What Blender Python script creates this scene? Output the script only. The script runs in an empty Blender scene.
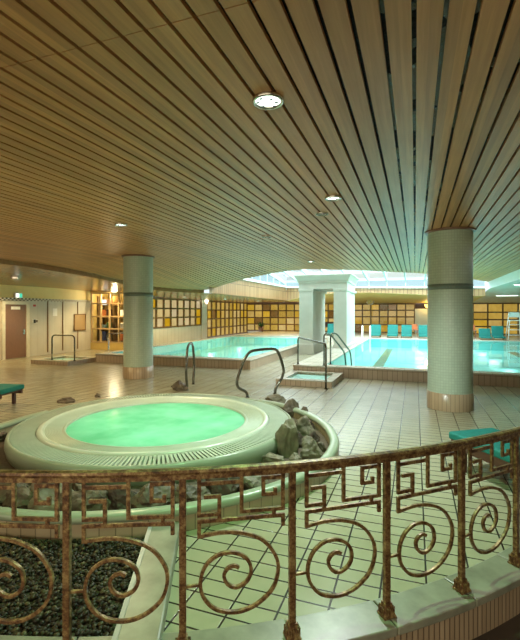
import bpy, bmesh, math, random
from math import sin, cos, radians, pi, sqrt, atan2
from mathutils import Vector, Matrix, noise

scn = bpy.context.scene
C = scn.collection
TH = radians(19.95)                 # the camera looks 20 degrees off the building's long axis
ct, st = cos(TH), sin(TH)

# ---------------------------------------------------------------- camera, world, light, exposure
cam_d = bpy.data.cameras.new('camera')
cam = bpy.data.objects.new('camera', cam_d); C.objects.link(cam)
cam.location = (0, 0, 1.8); cam.rotation_euler = (radians(90), 0, TH)
cam_d.sensor_fit = 'VERTICAL'; cam_d.sensor_height = 36; cam_d.lens = 427 / 640 * 36
cam_d.shift_y = -9 / 640
cam_d.clip_start = 0.05
scn.camera = cam

w = bpy.data.worlds.new('overcast_sky'); scn.world = w; w.use_nodes = True
bg = w.node_tree.nodes['Background']
bg.inputs['Color'].default_value = (0.86, 0.96, 1.0, 1); bg.inputs['Strength'].default_value = 0.55

scn.view_settings.view_transform = 'Standard'; scn.view_settings.look = 'None'
scn.view_settings.gamma = 1; scn.view_settings.use_curve_mapping = False
scn.view_settings.exposure = 1.0

def area_light(name, loc, rot, sx, sy, power, col):
    l = bpy.data.lights.new(name, 'AREA'); l.shape = 'RECTANGLE'; l.size = sx; l.size_y = sy
    l.energy = power; l.color = col
    o = bpy.data.objects.new(name, l); C.objects.link(o); o.location = loc; o.rotation_euler = rot
    return o
def point_light(name, loc, power, col, r=0.08):
    l = bpy.data.lights.new(name, 'POINT'); l.energy = power; l.color = col; l.shadow_soft_size = r
    o = bpy.data.objects.new(name, l); C.objects.link(o); o.location = loc
    return o
def spot_light(name, loc, power, col, ang=150, r=0.08, blend=0.6, rot=(0, 0, 0)):
    l = bpy.data.lights.new(name, 'SPOT'); l.energy = power; l.color = col
    l.spot_size = radians(ang); l.spot_blend = blend; l.shadow_soft_size = r
    o = bpy.data.objects.new(name, l); C.objects.link(o); o.location = loc; o.rotation_euler = rot
    return o

SKY_POWER = 2000; BACKGLOW = 180
area_light('skylight_daylight', (-2.0, 20.5, 5.6), (0, 0, 0), 10.5, 9.0, SKY_POWER, (0.86, 0.97, 1.0))

# ---------------------------------------------------------------- helpers
def cw(xc, d, z=0.0):
    return Vector((ct * xc - st * d, st * xc + ct * d, z))
def px_floor(px, py, z=0.0):
    d = (1.8 - z) * 427 / (py - 311)
    return cw((px - 260) / 427 * d, d, z)
def on_x(X, px, py):
    r = (px - 260) / 427; d = X / (ct * r - st)
    return Vector((X, (st * r + ct) * d, 1.8 + (311 - py) * d / 427))
def on_y(Y, px, py):
    r = (px - 260) / 427; d = Y / (st * r + ct)
    return Vector(((ct * r - st) * d, Y, 1.8 + (311 - py) * d / 427))
def smooth(a, b, x):
    t = max(0, min(1, (x - a) / (b - a))); return t * t * (3 - 2 * t)
def interp(tab, x):
    if x <= tab[0][0]: return tab[0][1]
    for (a, u), (b, v) in zip(tab, tab[1:]):
        if x <= b: return u + (v - u) * (x - a) / (b - a)
    return tab[-1][1]

class MB:
    def __init__(s): s.v = []; s.f = []; s.sm = []; s.col = None
    def add(s, vs, fs, smooth=False):
        n = len(s.v); s.v += [tuple(p) for p in vs]
        for f in fs: s.f.append(tuple(i + n for i in f)); s.sm.append(smooth)
        return s
    def box(s, cx, cy, cz, sx, sy, sz, M=None):
        vs = [Vector((cx + a * sx / 2, cy + b * sy / 2, cz + k * sz / 2)) for k in (-1, 1) for b in (-1, 1) for a in (-1, 1)]
        if M: vs = [M @ p for p in vs]
        return s.add(vs, [(0, 2, 3, 1), (4, 5, 7, 6), (0, 1, 5, 4), (2, 6, 7, 3), (0, 4, 6, 2), (1, 3, 7, 5)])
    def box2(s, x0, x1, y0, y1, z0, z1):
        return s.box((x0 + x1) / 2, (y0 + y1) / 2, (z0 + z1) / 2, abs(x1 - x0), abs(y1 - y0), abs(z1 - z0))
    def prism(s, poly, z0, z1):
        n = len(poly)
        vs = [(p[0], p[1], z0) for p in poly] + [(p[0], p[1], z1) for p in poly]
        fs = [tuple(range(n - 1, -1, -1)), tuple(range(n, 2 * n))] + [(i, (i + 1) % n, n + (i + 1) % n, n + i) for i in range(n)]
        return s.add(vs, fs)
    def grid(s, rows, smooth=False, closed=False):
        m = len(rows[0]); vs = [p for r in rows for p in r]; fs = []
        for i in range(len(rows) - 1):
            for j in range(m if closed else m - 1):
                k = (j + 1) % m
                fs.append((i * m + j, i * m + k, (i + 1) * m + k, (i + 1) * m + j))
        return s.add(vs, fs, smooth)
    def lathe(s, prof, cx=0, cy=0, n=48, smooth=True, cz=0):
        rows = [[(cx + r * cos(2 * pi * j / n), cy + r * sin(2 * pi * j / n), cz + z) for j in range(n)] for r, z in prof]
        return s.grid(rows, smooth, True)
    def sweep(s, pts, prof, up=Vector((0, 0, 1)), caps=True, smooth=False, closed=False):
        """profile points (a, b): a along the sideways normal, b along up"""
        pts = [Vector(p) for p in pts]; n = len(pts); rows = []
        for i, p in enumerate(pts):
            a = pts[i - 1] if (i > 0 or closed) else p; b = pts[(i + 1) % n] if (i < n - 1 or closed) else p
            t0 = (p - a).normalized() if (p - a).length > 1e-9 else (b - p).normalized()
            t1 = (b - p).normalized() if (b - p).length > 1e-9 else t0
            t = (t0 + t1).normalized()
            side = t.cross(up).normalized(); k = 1 / max(0.5, t.dot(t0)); 
            nn = side.cross(t).normalized() if abs(t.dot(up)) > 1e-6 else up
            rows.append([p + side * q[0] * k + nn * q[1] for q in prof])
        if closed: rows.append(rows[0])
        m = len(prof); base = len(s.v)
        s.grid(rows, smooth, True)
        if caps and not closed:
            s.f.append(tuple(base + j for j in range(m))); s.sm.append(False)
            s.f.append(tuple(base + (len(rows) - 1) * m + j for j in range(m - 1, -1, -1))); s.sm.append(False)
        return s
    def tube(s, pts, r, n=8, closed=False):
        pts = [Vector(p) for p in pts]; rows = []; prev = None; N = len(pts)
        for i, p in enumerate(pts):
            a = pts[i - 1] if i > 0 else (pts[-1] if closed else p); b = pts[i + 1] if i < N - 1 else (pts[0] if closed else p)
            t = (b - a).normalized()
            if prev is None:
                u = t.orthogonal().normalized()
            else:
                u = prev - t * prev.dot(t); u.normalize()
            prev = u; v = t.cross(u)
            rr = r[i] if isinstance(r, (list, tuple)) else r
            rows.append([p + (u * cos(2 * pi * j / n) + v * sin(2 * pi * j / n)) * rr for j in range(n)])
        if closed: rows.append(rows[0])
        base = len(s.v); s.grid(rows, True, True)
        if not closed:
            s.f.append(tuple(base + j for j in range(n - 1, -1, -1))); s.sm.append(False)
            s.f.append(tuple(base + (len(rows) - 1) * n + j for j in range(n))); s.sm.append(False)
        return s
    def build(s, name, mat=None, parent=None, bevel=0, seg=2, local=False):
        me = bpy.data.meshes.new(name); me.from_pydata(s.v, [], s.f); me.update()
        me.polygons.foreach_set('use_smooth', s.sm)
        bm = bmesh.new(); bm.from_mesh(me); bmesh.ops.recalc_face_normals(bm, faces=bm.faces); bm.to_mesh(me); bm.free()
        if s.col:
            at = me.color_attributes.new('tone', 'FLOAT_COLOR', 'CORNER')
            for p in me.polygons:
                for li in p.loop_indices: at.data[li].color = s.col[p.index]
        o = bpy.data.objects.new(name, me); C.objects.link(o)
        if mat: me.materials.append(mat)
        if parent:
            o.parent = parent
            if not local:
                q = parent; off = Vector((0, 0, 0))
                while q: off += q.location; q = q.parent
                o.location = -off
        if bevel:
            b = o.modifiers.new('edge', 'BEVEL'); b.width = bevel; b.segments = seg; b.limit_method = 'ANGLE'; b.angle_limit = radians(40)
        return o

def round_path(pts, r, n=6):
    """polyline with its inner corners rounded"""
    pts = [Vector(p) for p in pts]; out = [pts[0]]
    for a, p, b in zip(pts, pts[1:], pts[2:]):
        ra = min(r, (a - p).length * 0.49); rb = min(r, (b - p).length * 0.49)
        A = p + (a - p).normalized() * ra; B = p + (b - p).normalized() * rb
        for i in range(n + 1):
            t = i / n; out.append(A * (1 - t) ** 2 + p * 2 * t * (1 - t) + B * t * t)
    out.append(pts[-1]); return out

def tag(o, label=None, cat=None, group=None, kind=None):
    if label: o['label'] = label
    if cat: o['category'] = cat
    if group: o['group'] = group
    if kind: o['kind'] = kind
    return o
def thing(name, label, cat, loc=(0, 0, 0), group=None, kind=None):
    o = bpy.data.objects.new(name, None); C.objects.link(o); o.location = loc; o.empty_display_size = 0.1
    return tag(o, label, cat, group, kind)
def struct(o, label=None, cat=None):
    o['kind'] = 'structure'
    o['label'] = label or o.name.replace('_', ' ') ; o['category'] = cat or o.name.split('_')[0]
    return o
def copy_tree(o, parent=None):
    c2 = o.copy(); C.objects.link(c2)
    if parent: c2.parent = parent
    for ch in [x for x in o.children]: copy_tree(ch, c2)
    return c2

# ---------------------------------------------------------------- materials
class NT:
    def __init__(s, name):
        s.m = bpy.data.materials.new(name); s.m.use_nodes = True; s.t = s.m.node_tree; s.t.nodes.clear()
        s.out = s.t.nodes.new('ShaderNodeOutputMaterial')
    def n(s, ty, **kw):
        q = s.t.nodes.new(ty)
        for k, v in kw.items():
            if k in q.inputs.keys() if False else False: pass
            setattr(q, k, v)
        return q
    def l(s, a, b): s.t.links.new(a, b)
    def coord(s, kind='Object', scale=(1, 1, 1), loc=(0, 0, 0)):
        tc = s.n('ShaderNodeTexCoord'); mp = s.n('ShaderNodeMapping')
        mp.inputs['Scale'].default_value = scale; mp.inputs['Location'].default_value = loc
        s.l(tc.outputs[kind], mp.inputs['Vector']); return mp.outputs['Vector']
    def noise(s, vec, scale, detail=4, rough=0.55):
        q = s.n('ShaderNodeTexNoise'); q.inputs['Scale'].default_value = scale; q.inputs['Detail'].default_value = detail
        q.inputs['Roughness'].default_value = rough
        s.l(vec, q.inputs['Vector']); return q.outputs['Fac']
    def ramp(s, fac, stops):
        q = s.n('ShaderNodeValToRGB'); e = q.color_ramp.elements
        while len(e) < len(stops): e.new(0.5)
        for i, (p, col) in enumerate(stops): e[i].position = p; e[i].color = (*col, 1)
        s.l(fac, q.inputs['Fac']); return q.outputs['Color']
    def mix(s, fac, a, b, mode='MIX'):
        q = s.n('ShaderNodeMix'); q.data_type = 'RGBA'; q.blend_type = mode
        for sock, v in ((q.inputs['Factor'], fac), (q.inputs['A'] if False else q.inputs[6], a), (q.inputs[7], b)):
            if hasattr(v, 'is_linked') or hasattr(v, 'links'): s.l(v, sock)
            elif isinstance(v, (int, float)): sock.default_value = v
            else: sock.default_value = (*v, 1)
        return q.outputs[2]
    def math(s, op, a, b=0):
        q = s.n('ShaderNodeMath'); q.operation = op
        for i, v in enumerate((a, b)):
            if hasattr(v, 'links'): s.l(v, q.inputs[i])
            else: q.inputs[i].default_value = v
        return q.outputs[0]
    def schlick(s, f0, top, normal=None):
        q = s.n('ShaderNodeLayerWeight'); q.inputs['Blend'].default_value = 0.5
        if normal is not None: s.l(normal, q.inputs['Normal'])
        return s.math('ADD', s.math('MULTIPLY', s.math('POWER', q.outputs['Facing'], 5.0), top), f0)
    def bump(s, h, strength=0.3, dist=0.01):
        q = s.n('ShaderNodeBump'); q.inputs['Strength'].default_value = strength; q.inputs['Distance'].default_value = dist
        s.l(h, q.inputs['Height']); return q.outputs['Normal']
    def principled(s, col, rough=0.5, metal=0.0, normal=None, spec=0.5):
        q = s.n('ShaderNodeBsdfPrincipled')
        if hasattr(col, 'links'): s.l(col, q.inputs['Base Color'])
        else: q.inputs['Base Color'].default_value = (*col, 1)
        if hasattr(rough, 'links'): s.l(rough, q.inputs['Roughness'])
        else: q.inputs['Roughness'].default_value = rough
        q.inputs['Metallic'].default_value = metal; q.inputs['Specular IOR Level'].default_value = spec
        if normal is not None: s.l(normal, q.inputs['Normal'])
        s.l(q.outputs[0], s.out.inputs['Surface']); return q

def mat(name, c1, c2=None, rough=0.5, scale=6, metal=0.0, stretch=(1, 1, 1), bump=0.0, spec=0.5):
    t = NT(name); c2 = c2 or tuple(x * 0.85 for x in c1)
    f = t.noise(t.coord('Object', stretch), scale)
    t.principled(t.ramp(f, [(0.3, c2), (0.7, c1)]), rough, metal, t.bump(f, bump, 0.01) if bump else None, spec)
    return t.m
def emit(name, col, strength):
    t = NT(name); q = t.n('ShaderNodeEmission'); q.inputs['Color'].default_value = (*col, 1); q.inputs['Strength'].default_value = strength
    t.l(q.outputs[0], t.out.inputs['Surface']); return t.m
def tile(name, c1, c2, grout, bw, bh, mortar=0.004, rough=0.3, mode='floor', loc=(0, 0, 0), offset=0.0, rad=1.0, mott=0.25, bumps=0.3):
    t = NT(name)
    if mode == 'floor':
        vec = t.coord('Object', (1, 1, 1), loc)
    else:
        tc = t.n('ShaderNodeTexCoord'); sx = t.n('ShaderNodeSeparateXYZ'); t.l(tc.outputs['Object'], sx.inputs[0])
        cb = t.n('ShaderNodeCombineXYZ')
        if mode == 'wall': u = t.math('ADD', sx.outputs[0], sx.outputs[1])
        else: u = t.math('MULTIPLY', t.math('ARCTAN2', sx.outputs[1], sx.outputs[0]), rad)
        t.l(u, cb.inputs[0]); t.l(sx.outputs[2], cb.inputs[1])
        mp = t.n('ShaderNodeMapping'); mp.inputs['Location'].default_value = loc; t.l(cb.outputs[0], mp.inputs[0]); vec = mp.outputs[0]
    b = t.n('ShaderNodeTexBrick'); b.offset = offset; b.squash = 1
    b.inputs['Scale'].default_value = 1; b.inputs['Brick Width'].default_value = bw; b.inputs['Row Height'].default_value = bh
    b.inputs['Mortar Size'].default_value = mortar; b.inputs['Mortar Smooth'].default_value = 0.2
    b.inputs['Color1'].default_value = (*c1, 1); b.inputs['Color2'].default_value = (*c2, 1); b.inputs['Mortar'].default_value = (*grout, 1)
    t.l(vec, b.inputs['Vector'])
    nz = t.noise(t.coord('Object'), 1.7, 5)
    col = t.mix(mott, b.outputs['Color'], t.ramp(nz, [(0.3, (0.55, 0.5, 0.42)), (0.7, (1, 1, 1))]), 'MULTIPLY')
    r = t.math('ADD', t.math('MULTIPLY', nz, 0.1), rough - 0.05)
    inv = t.math('SUBTRACT', 1.0, b.outputs['Fac'])
    t.principled(col, r, 0, t.bump(inv, bumps, 0.004))
    return t.m

def wood_boards(name, c1, c2, rough=0.4):
    t = NT(name)
    vec = t.coord('Object', (30, 1.2, 30)); f = t.noise(vec, 1.0, 5, 0.6)
    tc = t.n('ShaderNodeTexCoord'); sx = t.n('ShaderNodeSeparateXYZ'); t.l(tc.outputs['Object'], sx.inputs[0])
    idx = t.math('FLOOR', t.math('DIVIDE', t.math('ADD', sx.outputs[0], 0.0797), 0.149))
    wn = t.n('ShaderNodeTexWhiteNoise'); wn.noise_dimensions = '1D'; t.l(idx, wn.inputs['W'])
    a = t.ramp(f, [(0.3, c2), (0.7, c1)])
    col = t.mix(0.5, a, t.ramp(wn.outputs['Value'], [(0.0, (0.55, 0.52, 0.5)), (1.0, (1.1, 1.05, 1.0))]), 'MULTIPLY')
    t.principled(col, rough, 0, t.bump(f, 0.08, 0.003)); return t.m

M = {}
M['boards'] = wood_boards('ceiling_board_wood', (0.64, 0.33, 0.12), (0.47, 0.225, 0.07), 0.42)
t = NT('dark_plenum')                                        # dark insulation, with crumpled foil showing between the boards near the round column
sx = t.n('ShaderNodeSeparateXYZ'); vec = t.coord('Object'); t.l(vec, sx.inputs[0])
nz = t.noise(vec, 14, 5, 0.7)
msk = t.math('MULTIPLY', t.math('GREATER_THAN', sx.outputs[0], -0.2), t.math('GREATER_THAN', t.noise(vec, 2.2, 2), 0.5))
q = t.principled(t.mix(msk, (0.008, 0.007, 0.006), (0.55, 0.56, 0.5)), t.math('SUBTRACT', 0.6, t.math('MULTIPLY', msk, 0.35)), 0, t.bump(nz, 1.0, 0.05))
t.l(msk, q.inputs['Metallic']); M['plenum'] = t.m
M['lacquer'] = mat('lacquered_wood', (0.34, 0.2, 0.085), (0.26, 0.145, 0.055), 0.22, 3, stretch=(1, 8, 1))
M['fascia'] = tile('slatted_fascia_wood', (0.40, 0.25, 0.12), (0.31, 0.185, 0.08), (0.10, 0.055, 0.022), 0.2, 3.0, 0.014, 0.45, 'wall')
M['floor'] = tile('floor_tile', (0.39, 0.37, 0.255), (0.355, 0.335, 0.225), (0.02, 0.02, 0.014), 0.28, 0.145, 0.007, 0.24, 'floor', (-0.07, 0.03, 0), mott=0.35)
M['lowfloor'] = mat('dark_floor', (0.07, 0.05, 0.035), (0.05, 0.035, 0.025), 0.5)
M['pooltile'] = tile('pool_wall_tile', (0.52, 0.41, 0.30), (0.46, 0.36, 0.255), (0.16, 0.12, 0.08), 0.125, 0.26, 0.005, 0.3, 'wall', (0, 0.02, 0))
M['rim'] = tile('pool_rim_tile', (0.56, 0.55, 0.45), (0.52, 0.5, 0.42), (0.25, 0.23, 0.18), 0.25, 0.25, 0.004, 0.25)
M['basin'] = tile('pool_basin_tile', (0.42, 0.80, 0.76), (0.38, 0.76, 0.72), (0.30, 0.62, 0.6), 0.3, 0.3, 0.006, 0.4, mott=0.05)
M['lane'] = mat('lane_tile', (0.30, 0.24, 0.13), rough=0.4)
M['plaster'] = mat('cream_plaster', (0.58, 0.42, 0.13), (0.54, 0.385, 0.115), 0.6)
M['panel'] = tile('white_wall_panel', (0.62, 0.60, 0.52), (0.59, 0.57, 0.49), (0.42, 0.39, 0.32), 0.3, 5, 0.004, 0.35, 'wall')
M['whitetile'] = tile('white_wall_tile', (0.72, 0.68, 0.56), (0.70, 0.65, 0.52), (0.40, 0.35, 0.26), 0.36, 1.0, 0.008, 0.3, 'wall')
M['frame'] = mat('mullion_wood', (0.19, 0.105, 0.032), (0.145, 0.078, 0.024), 0.4, stretch=(4, 4, 1))
M['palewood'] = mat('pale_mullion_wood', (0.50, 0.36, 0.18), (0.42, 0.29, 0.14), 0.4, stretch=(4, 4, 1))
M['darkwood'] = mat('dark_wood', (0.09, 0.035, 0.018), (0.06, 0.022, 0.012), 0.4, stretch=(1, 6, 6))
M['doorwood'] = mat('brown_door', (0.24, 0.13, 0.085), (0.20, 0.105, 0.065), 0.45, stretch=(6, 6, 1))
M['doorframe'] = mat('pale_door_frame', (0.72, 0.68, 0.55), rough=0.4)
M['white'] = mat('white_paint', (0.78, 0.8, 0.76), (0.74, 0.76, 0.72), 0.4)
M['stone_white'] = mat('white_stone', (0.62, 0.64, 0.56), (0.55, 0.57, 0.49), 0.45, 2.5)
M['steel'] = mat('brushed_steel', (0.62, 0.62, 0.58), (0.55, 0.55, 0.5), 0.22, metal=1.0)
M['darksteel'] = mat('weathered_handrail_metal', (0.20, 0.20, 0.17), (0.13, 0.13, 0.11), 0.25, metal=0.9)
M['teal'] = mat('teal_canvas', (0.0, 0.17, 0.145), (0.0, 0.13, 0.11), 0.75, 25, bump=0.1)
M['tub'] = mat('pale_green_stone', (0.30, 0.36, 0.255), (0.245, 0.30, 0.205), 0.3, 3)
M['grate'] = mat('pale_grating', (0.40, 0.47, 0.36), (0.34, 0.41, 0.31), 0.35, 5)
M['curb'] = mat('pale_marble', (0.27, 0.265, 0.195), (0.17, 0.165, 0.12), 0.35, 7, bump=0.05)
M['mosaic'] = tile('column_mosaic', (0.47, 0.58, 0.46), (0.42, 0.53, 0.42), (0.36, 0.44, 0.35), 0.05, 0.05, 0.004, 0.3, 'cyl', rad=0.415, mott=0.1)
M['mosaicband'] = tile('dark_mosaic_band', (0.15, 0.21, 0.17), (0.12, 0.18, 0.15), (0.16, 0.2, 0.16), 0.05, 0.05, 0.004, 0.3, 'cyl', rad=0.42, mott=0.1)
M['skirt'] = tile('brown_vertical_tile', (0.44, 0.33, 0.21), (0.36, 0.26, 0.16), (0.2, 0.14, 0.08), 0.075, 0.6, 0.005, 0.3, 'cyl', rad=0.42, mott=0.15)
M['planterface'] = tile('planter_face_tile', (0.40, 0.34, 0.22), (0.35, 0.29, 0.18), (0.18, 0.15, 0.09), 0.12, 0.6, 0.005, 0.35, 'cyl', rad=2.7, mott=0.2)
M['curbface'] = tile('curb_face_tile', (0.42, 0.31, 0.2), (0.34, 0.245, 0.155), (0.15, 0.10, 0.06), 0.04, 0.6, 0.005, 0.4, 'cyl', rad=5.5, mott=0.3, bumps=0.6)
M['rock'] = mat('brown_rock', (0.15, 0.115, 0.07), (0.05, 0.036, 0.022), 0.6, 7, bump=0.5)
M['palerock'] = mat('pale_rock', (0.24, 0.21, 0.14), (0.10, 0.085, 0.055), 0.6, 6, bump=0.5)
M['darkrock'] = mat('dark_rock', (0.085, 0.055, 0.035), (0.03, 0.02, 0.013), 0.55, 8, bump=0.5)
M['soil'] = mat('planter_soil', (0.10, 0.075, 0.045), (0.05, 0.035, 0.02), 0.8, 20, bump=0.6)
M['sign_green'] = emit('lit_green_sign', (0.1, 0.75, 0.45), 0.5)
M['sign_white'] = emit('lit_white_sign', (1.0, 0.97, 0.85), 0.8)
M['lens'] = emit('lamp_lens', (0.82, 1.0, 0.86), 2.0)
M['lensbright'] = emit('bright_lamp_lens', (1.0, 0.98, 0.9), 8.0)
M['lenswarm'] = emit('warm_lamp_lens', (1.0, 0.86, 0.6), 2.0)
M['paper'] = mat('paper', (0.93, 0.93, 0.9), rough=0.6)
M['hatch'] = mat('tan_hatch', (0.42, 0.30, 0.16), (0.38, 0.27, 0.14), 0.5)
M['red'] = mat('red_plastic', (0.45, 0.03, 0.03), rough=0.4)
M['black'] = mat('black_plastic', (0.02, 0.02, 0.02), rough=0.4)
M['blue'] = mat('blue_cloth', (0.02, 0.04, 0.14), rough=0.7)
M['orange'] = mat('orange_cloth', (0.5, 0.14, 0.04), rough=0.7)
M['leaf'] = mat('leaf_green', (0.05, 0.14, 0.03), rough=0.5)
M['cyan'] = mat('pale_blue_box', (0.3, 0.5, 0.55), rough=0.6)

t = NT('patinated_iron')                                     # brown paint worn to gold
vec = t.coord('Object'); f1 = t.noise(vec, 38, 6, 0.7); f2 = t.noise(vec, 9, 3)
col = t.ramp(t.math('ADD', t.math('MULTIPLY', f1, 0.75), t.math('MULTIPLY', f2, 0.25)),
             [(0.38, (0.05, 0.022, 0.010)), (0.48, (0.145, 0.070, 0.027)), (0.56, (0.27, 0.175, 0.07)), (0.68, (0.42, 0.31, 0.14))])
t.principled(col, 0.42, 0.35, t.bump(f1, 0.25, 0.003)); M['iron'] = t.m

def water(name, tint, bump=0.12, scale=2.2, rough=0.03):
    t = NT(name); nz = t.noise(t.coord('Object'), scale, 3, 0.5); nrm = t.bump(nz, bump, 0.02)
    tr = t.n('ShaderNodeBsdfTransparent'); tr.inputs['Color'].default_value = (*tint, 1)
    gl = t.n('ShaderNodeBsdfGlossy'); gl.inputs['Roughness'].default_value = rough; t.l(nrm, gl.inputs['Normal'])
    fr = t.schlick(0.02, 0.68, nrm)
    mx = t.n('ShaderNodeMixShader'); t.l(fr, mx.inputs[0]); t.l(tr.outputs[0], mx.inputs[1]); t.l(gl.outputs[0], mx.inputs[2])
    t.l(mx.outputs[0], t.out.inputs['Surface']); return t.m
M['water'] = water('pool_water', (0.72, 0.97, 0.95))
t = NT('milky_tub_water')                                    # aerated water: lets the tub's own lamps glow through
nz = t.noise(t.coord('Object', (1, 1, 1)), 2.0, 5); col = t.ramp(nz, [(0.35, (0.17, 0.54, 0.31)), (0.7, (0.30, 0.68, 0.47))])
df = t.n('ShaderNodeBsdfDiffuse'); tl = t.n('ShaderNodeBsdfTranslucent'); t.l(col, df.inputs[0]); t.l(col, tl.inputs[0])
m1 = t.n('ShaderNodeMixShader'); m1.inputs[0].default_value = 0.6; t.l(df.outputs[0], m1.inputs[1]); t.l(tl.outputs[0], m1.inputs[2])
gl = t.n('ShaderNodeBsdfGlossy'); gl.inputs['Roughness'].default_value = 0.12; nrm = t.bump(nz, 0.15, 0.03); t.l(nrm, gl.inputs['Normal'])
fr = t.schlick(0.02, 0.5, nrm)
m2 = t.n('ShaderNodeMixShader'); t.l(fr, m2.inputs[0]); t.l(m1.outputs[0], m2.inputs[1]); t.l(gl.outputs[0], m2.inputs[2])
t.l(m2.outputs[0], t.out.inputs['Surface']); M['tubwater'] = t.m
def glass(name, tint):
    t = NT(name); tr = t.n('ShaderNodeBsdfTransparent'); tr.inputs['Color'].default_value = (*tint, 1)
    gl = t.n('ShaderNodeBsdfGlossy'); gl.inputs['Roughness'].default_value = 0.02
    fr = t.schlick(0.03, 0.8)
    mx = t.n('ShaderNodeMixShader'); t.l(fr, mx.inputs[0]); t.l(tr.outputs[0], mx.inputs[1]); t.l(gl.outputs[0], mx.inputs[2])
    t.l(mx.outputs[0], t.out.inputs['Surface']); return t.m
M['glass'] = glass('clear_glass', (0.93, 0.97, 0.97))
M['skyglass'] = glass('skylight_glass', (0.9, 0.95, 0.96))
M['clerestory'] = glass('blue_clerestory_glass', (0.62, 0.82, 0.86))
t = NT('lit_window_pane')                                    # lamplit rooms behind frosted amber panes
at = t.n('ShaderNodeAttribute'); at.attribute_name = 'tone'
nz = t.noise(t.coord('Object'), 3.0, 3); cc = t.mix(0.6, at.outputs['Color'], t.ramp(nz, [(0.35, (0.75, 0.7, 0.6)), (0.65, (1, 1, 1))]), 'MULTIPLY')
em = t.n('ShaderNodeEmission'); em.inputs['Strength'].default_value = 0.36; t.l(cc, em.inputs['Color'])
gl = t.n('ShaderNodeBsdfGlossy'); gl.inputs['Roughness'].default_value = 0.05
ad = t.n('ShaderNodeMixShader'); ad.inputs[0].default_value = 0.05; t.l(em.outputs[0], ad.inputs[1]); t.l(gl.outputs[0], ad.inputs[2])
t.l(ad.outputs[0], t.out.inputs['Surface']); M['pane'] = t.m

# ---------------------------------------------------------------- the setting: floor
TUB = cw(-1.45, 6.16); RC = cw(-1.04, 7.52); RR = 5.36
def rail_pt(phi, R=RR, z=0.0):
    a = radians(phi); return cw(-1.04 + R * sin(a), 7.52 - R * cos(a), z)
def tub_pt(phi, R, z=0.0):
    a = radians(phi); return cw(-1.45 + R * cos(a), 6.16 + R * sin(a), z)

def fill_poly(loops, z, name, m):
    bm = bmesh.new(); edges = []
    for lp in loops:
        vs = [bm.verts.new((p[0], p[1], z)) for p in lp]
        edges += [bm.edges.new((vs[i], vs[(i + 1) % len(vs)])) for i in range(len(vs))]
    bmesh.ops.triangle_fill(bm, use_beauty=True, edges=edges)
    for f in bm.faces:
        if f.normal.z < 0: f.normal_flip()
    me = bpy.data.meshes.new(name); bm.to_mesh(me); bm.free(); me.materials.append(m)
    o = bpy.data.objects.new(name, me); C.objects.link(o); return o

arc = [rail_pt(p) for p in range(-40, 39, 2)]
rend = cw(8.0, 3.25)
outer = [(p.x, p.y) for p in arc] + [(rend.x, rend.y), (13, rend.y), (13, 11.6), (-3.2, 11.6), (-3.2, 24.6), (-4.75, 24.6), (-4.75, 12.2),
         (-10.6, 12.2), (-10.6, 24.6), (-14.3, 24.6), (-14.3, arc[0].y)]
hole = [(TUB.x + 1.6 * cos(2 * pi * k / 48), TUB.y + 1.6 * sin(2 * pi * k / 48)) for k in range(48)]
struct(fill_poly([outer, hole], 0.0, 'floor', M['floor']), 'wet beige tiled bathing hall floor', 'floor')
low = [(p.x, p.y) for p in arc] + [(rend.x, rend.y), (13, rend.y), (13, -6), (-15, -6), (-15, arc[0].y)]
struct(fill_poly([low], -0.2, 'floor_lower', M['lowfloor']), 'dark lower floor outside the balustrade curb', 'floor')
b = MB(); b.box2(-10.6, 13, 24.6, 30.8, 0.0, 0.3)
struct(b.build('floor_deck', M['rim']), 'raised pale pool deck along the far windows', 'floor')

# ---------------------------------------------------------------- ceiling of slatted boards
def zc(X, Y): return 3.29 - 0.62 * smooth(3.5, 8, -X) * smooth(9.5, 16, Y)
EDGE = [(-14.4, 8.5), (-11.3, 8.6), (-11.14, 9.76), (-11.02, 10.59), (-10.52, 11.83), (-10.37, 12.66), (-10.14, 13.21), (-9.71, 14.52), (-8.99, 15.22),
        (-8.23, 15.85), (-7.4, 15.25), (-6.83, 14.9), (-5.94, 14.63), (-4.82, 14.75), (-3.5, 14.95), (-2.22, 15.7), (-1.24, 16.69), (0.0, 17.82),
        (0.97, 19.16), (2.69, 22.6), (3.5, 24.5)]
PITCH = 0.149; GAP = 0.026
b = MB(); k0 = int(-14.3 / PITCH); back = MB()
for k in range(k0, 24):
    X = 0.07 + PITCH * k + 0.0; x0, x1 = X - PITCH / 2 + GAP / 2, X + PITCH / 2 - GAP / 2
    X += 0; ye = interp(EDGE, X)
    for (ya, yb) in ((-6, 1.918), (1.924, ye)):
        ny = 2 if yb < 9 else 3 + int((yb - 8) / 0.8)
        ys = [ya + (yb - ya) * i / (ny - 1) for i in range(ny)] if yb < 9 else [ya, 8.0] + [8.0 + (yb - 8.0) * (i + 1) / (ny - 2) for i in range(ny - 2)]
        rows = [[(x0, y, zc(X, y)), (x1, y, zc(X, y)), (x1, y, zc(X, y) + 0.03), (x0, y, zc(X, y) + 0.03)] for y in ys]
        n = len(b.v); b.grid(rows, False, True)
        b.f.append((n, n + 1, n + 2, n + 3)); b.sm.append(False)
        e = n + 4 * (len(rows) - 1); b.f.append((e + 3, e + 2, e + 1, e)); b.sm.append(False)
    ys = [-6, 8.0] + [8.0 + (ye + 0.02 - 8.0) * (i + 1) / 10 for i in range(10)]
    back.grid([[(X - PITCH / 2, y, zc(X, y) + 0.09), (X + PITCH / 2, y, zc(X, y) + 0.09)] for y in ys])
struct(b.build('ceiling', M['boards']), 'brown slatted timber ceiling', 'ceiling')
struct(back.build('ceiling_backing', M['plenum']), 'dark void above the timber slats', 'ceiling')
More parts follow.
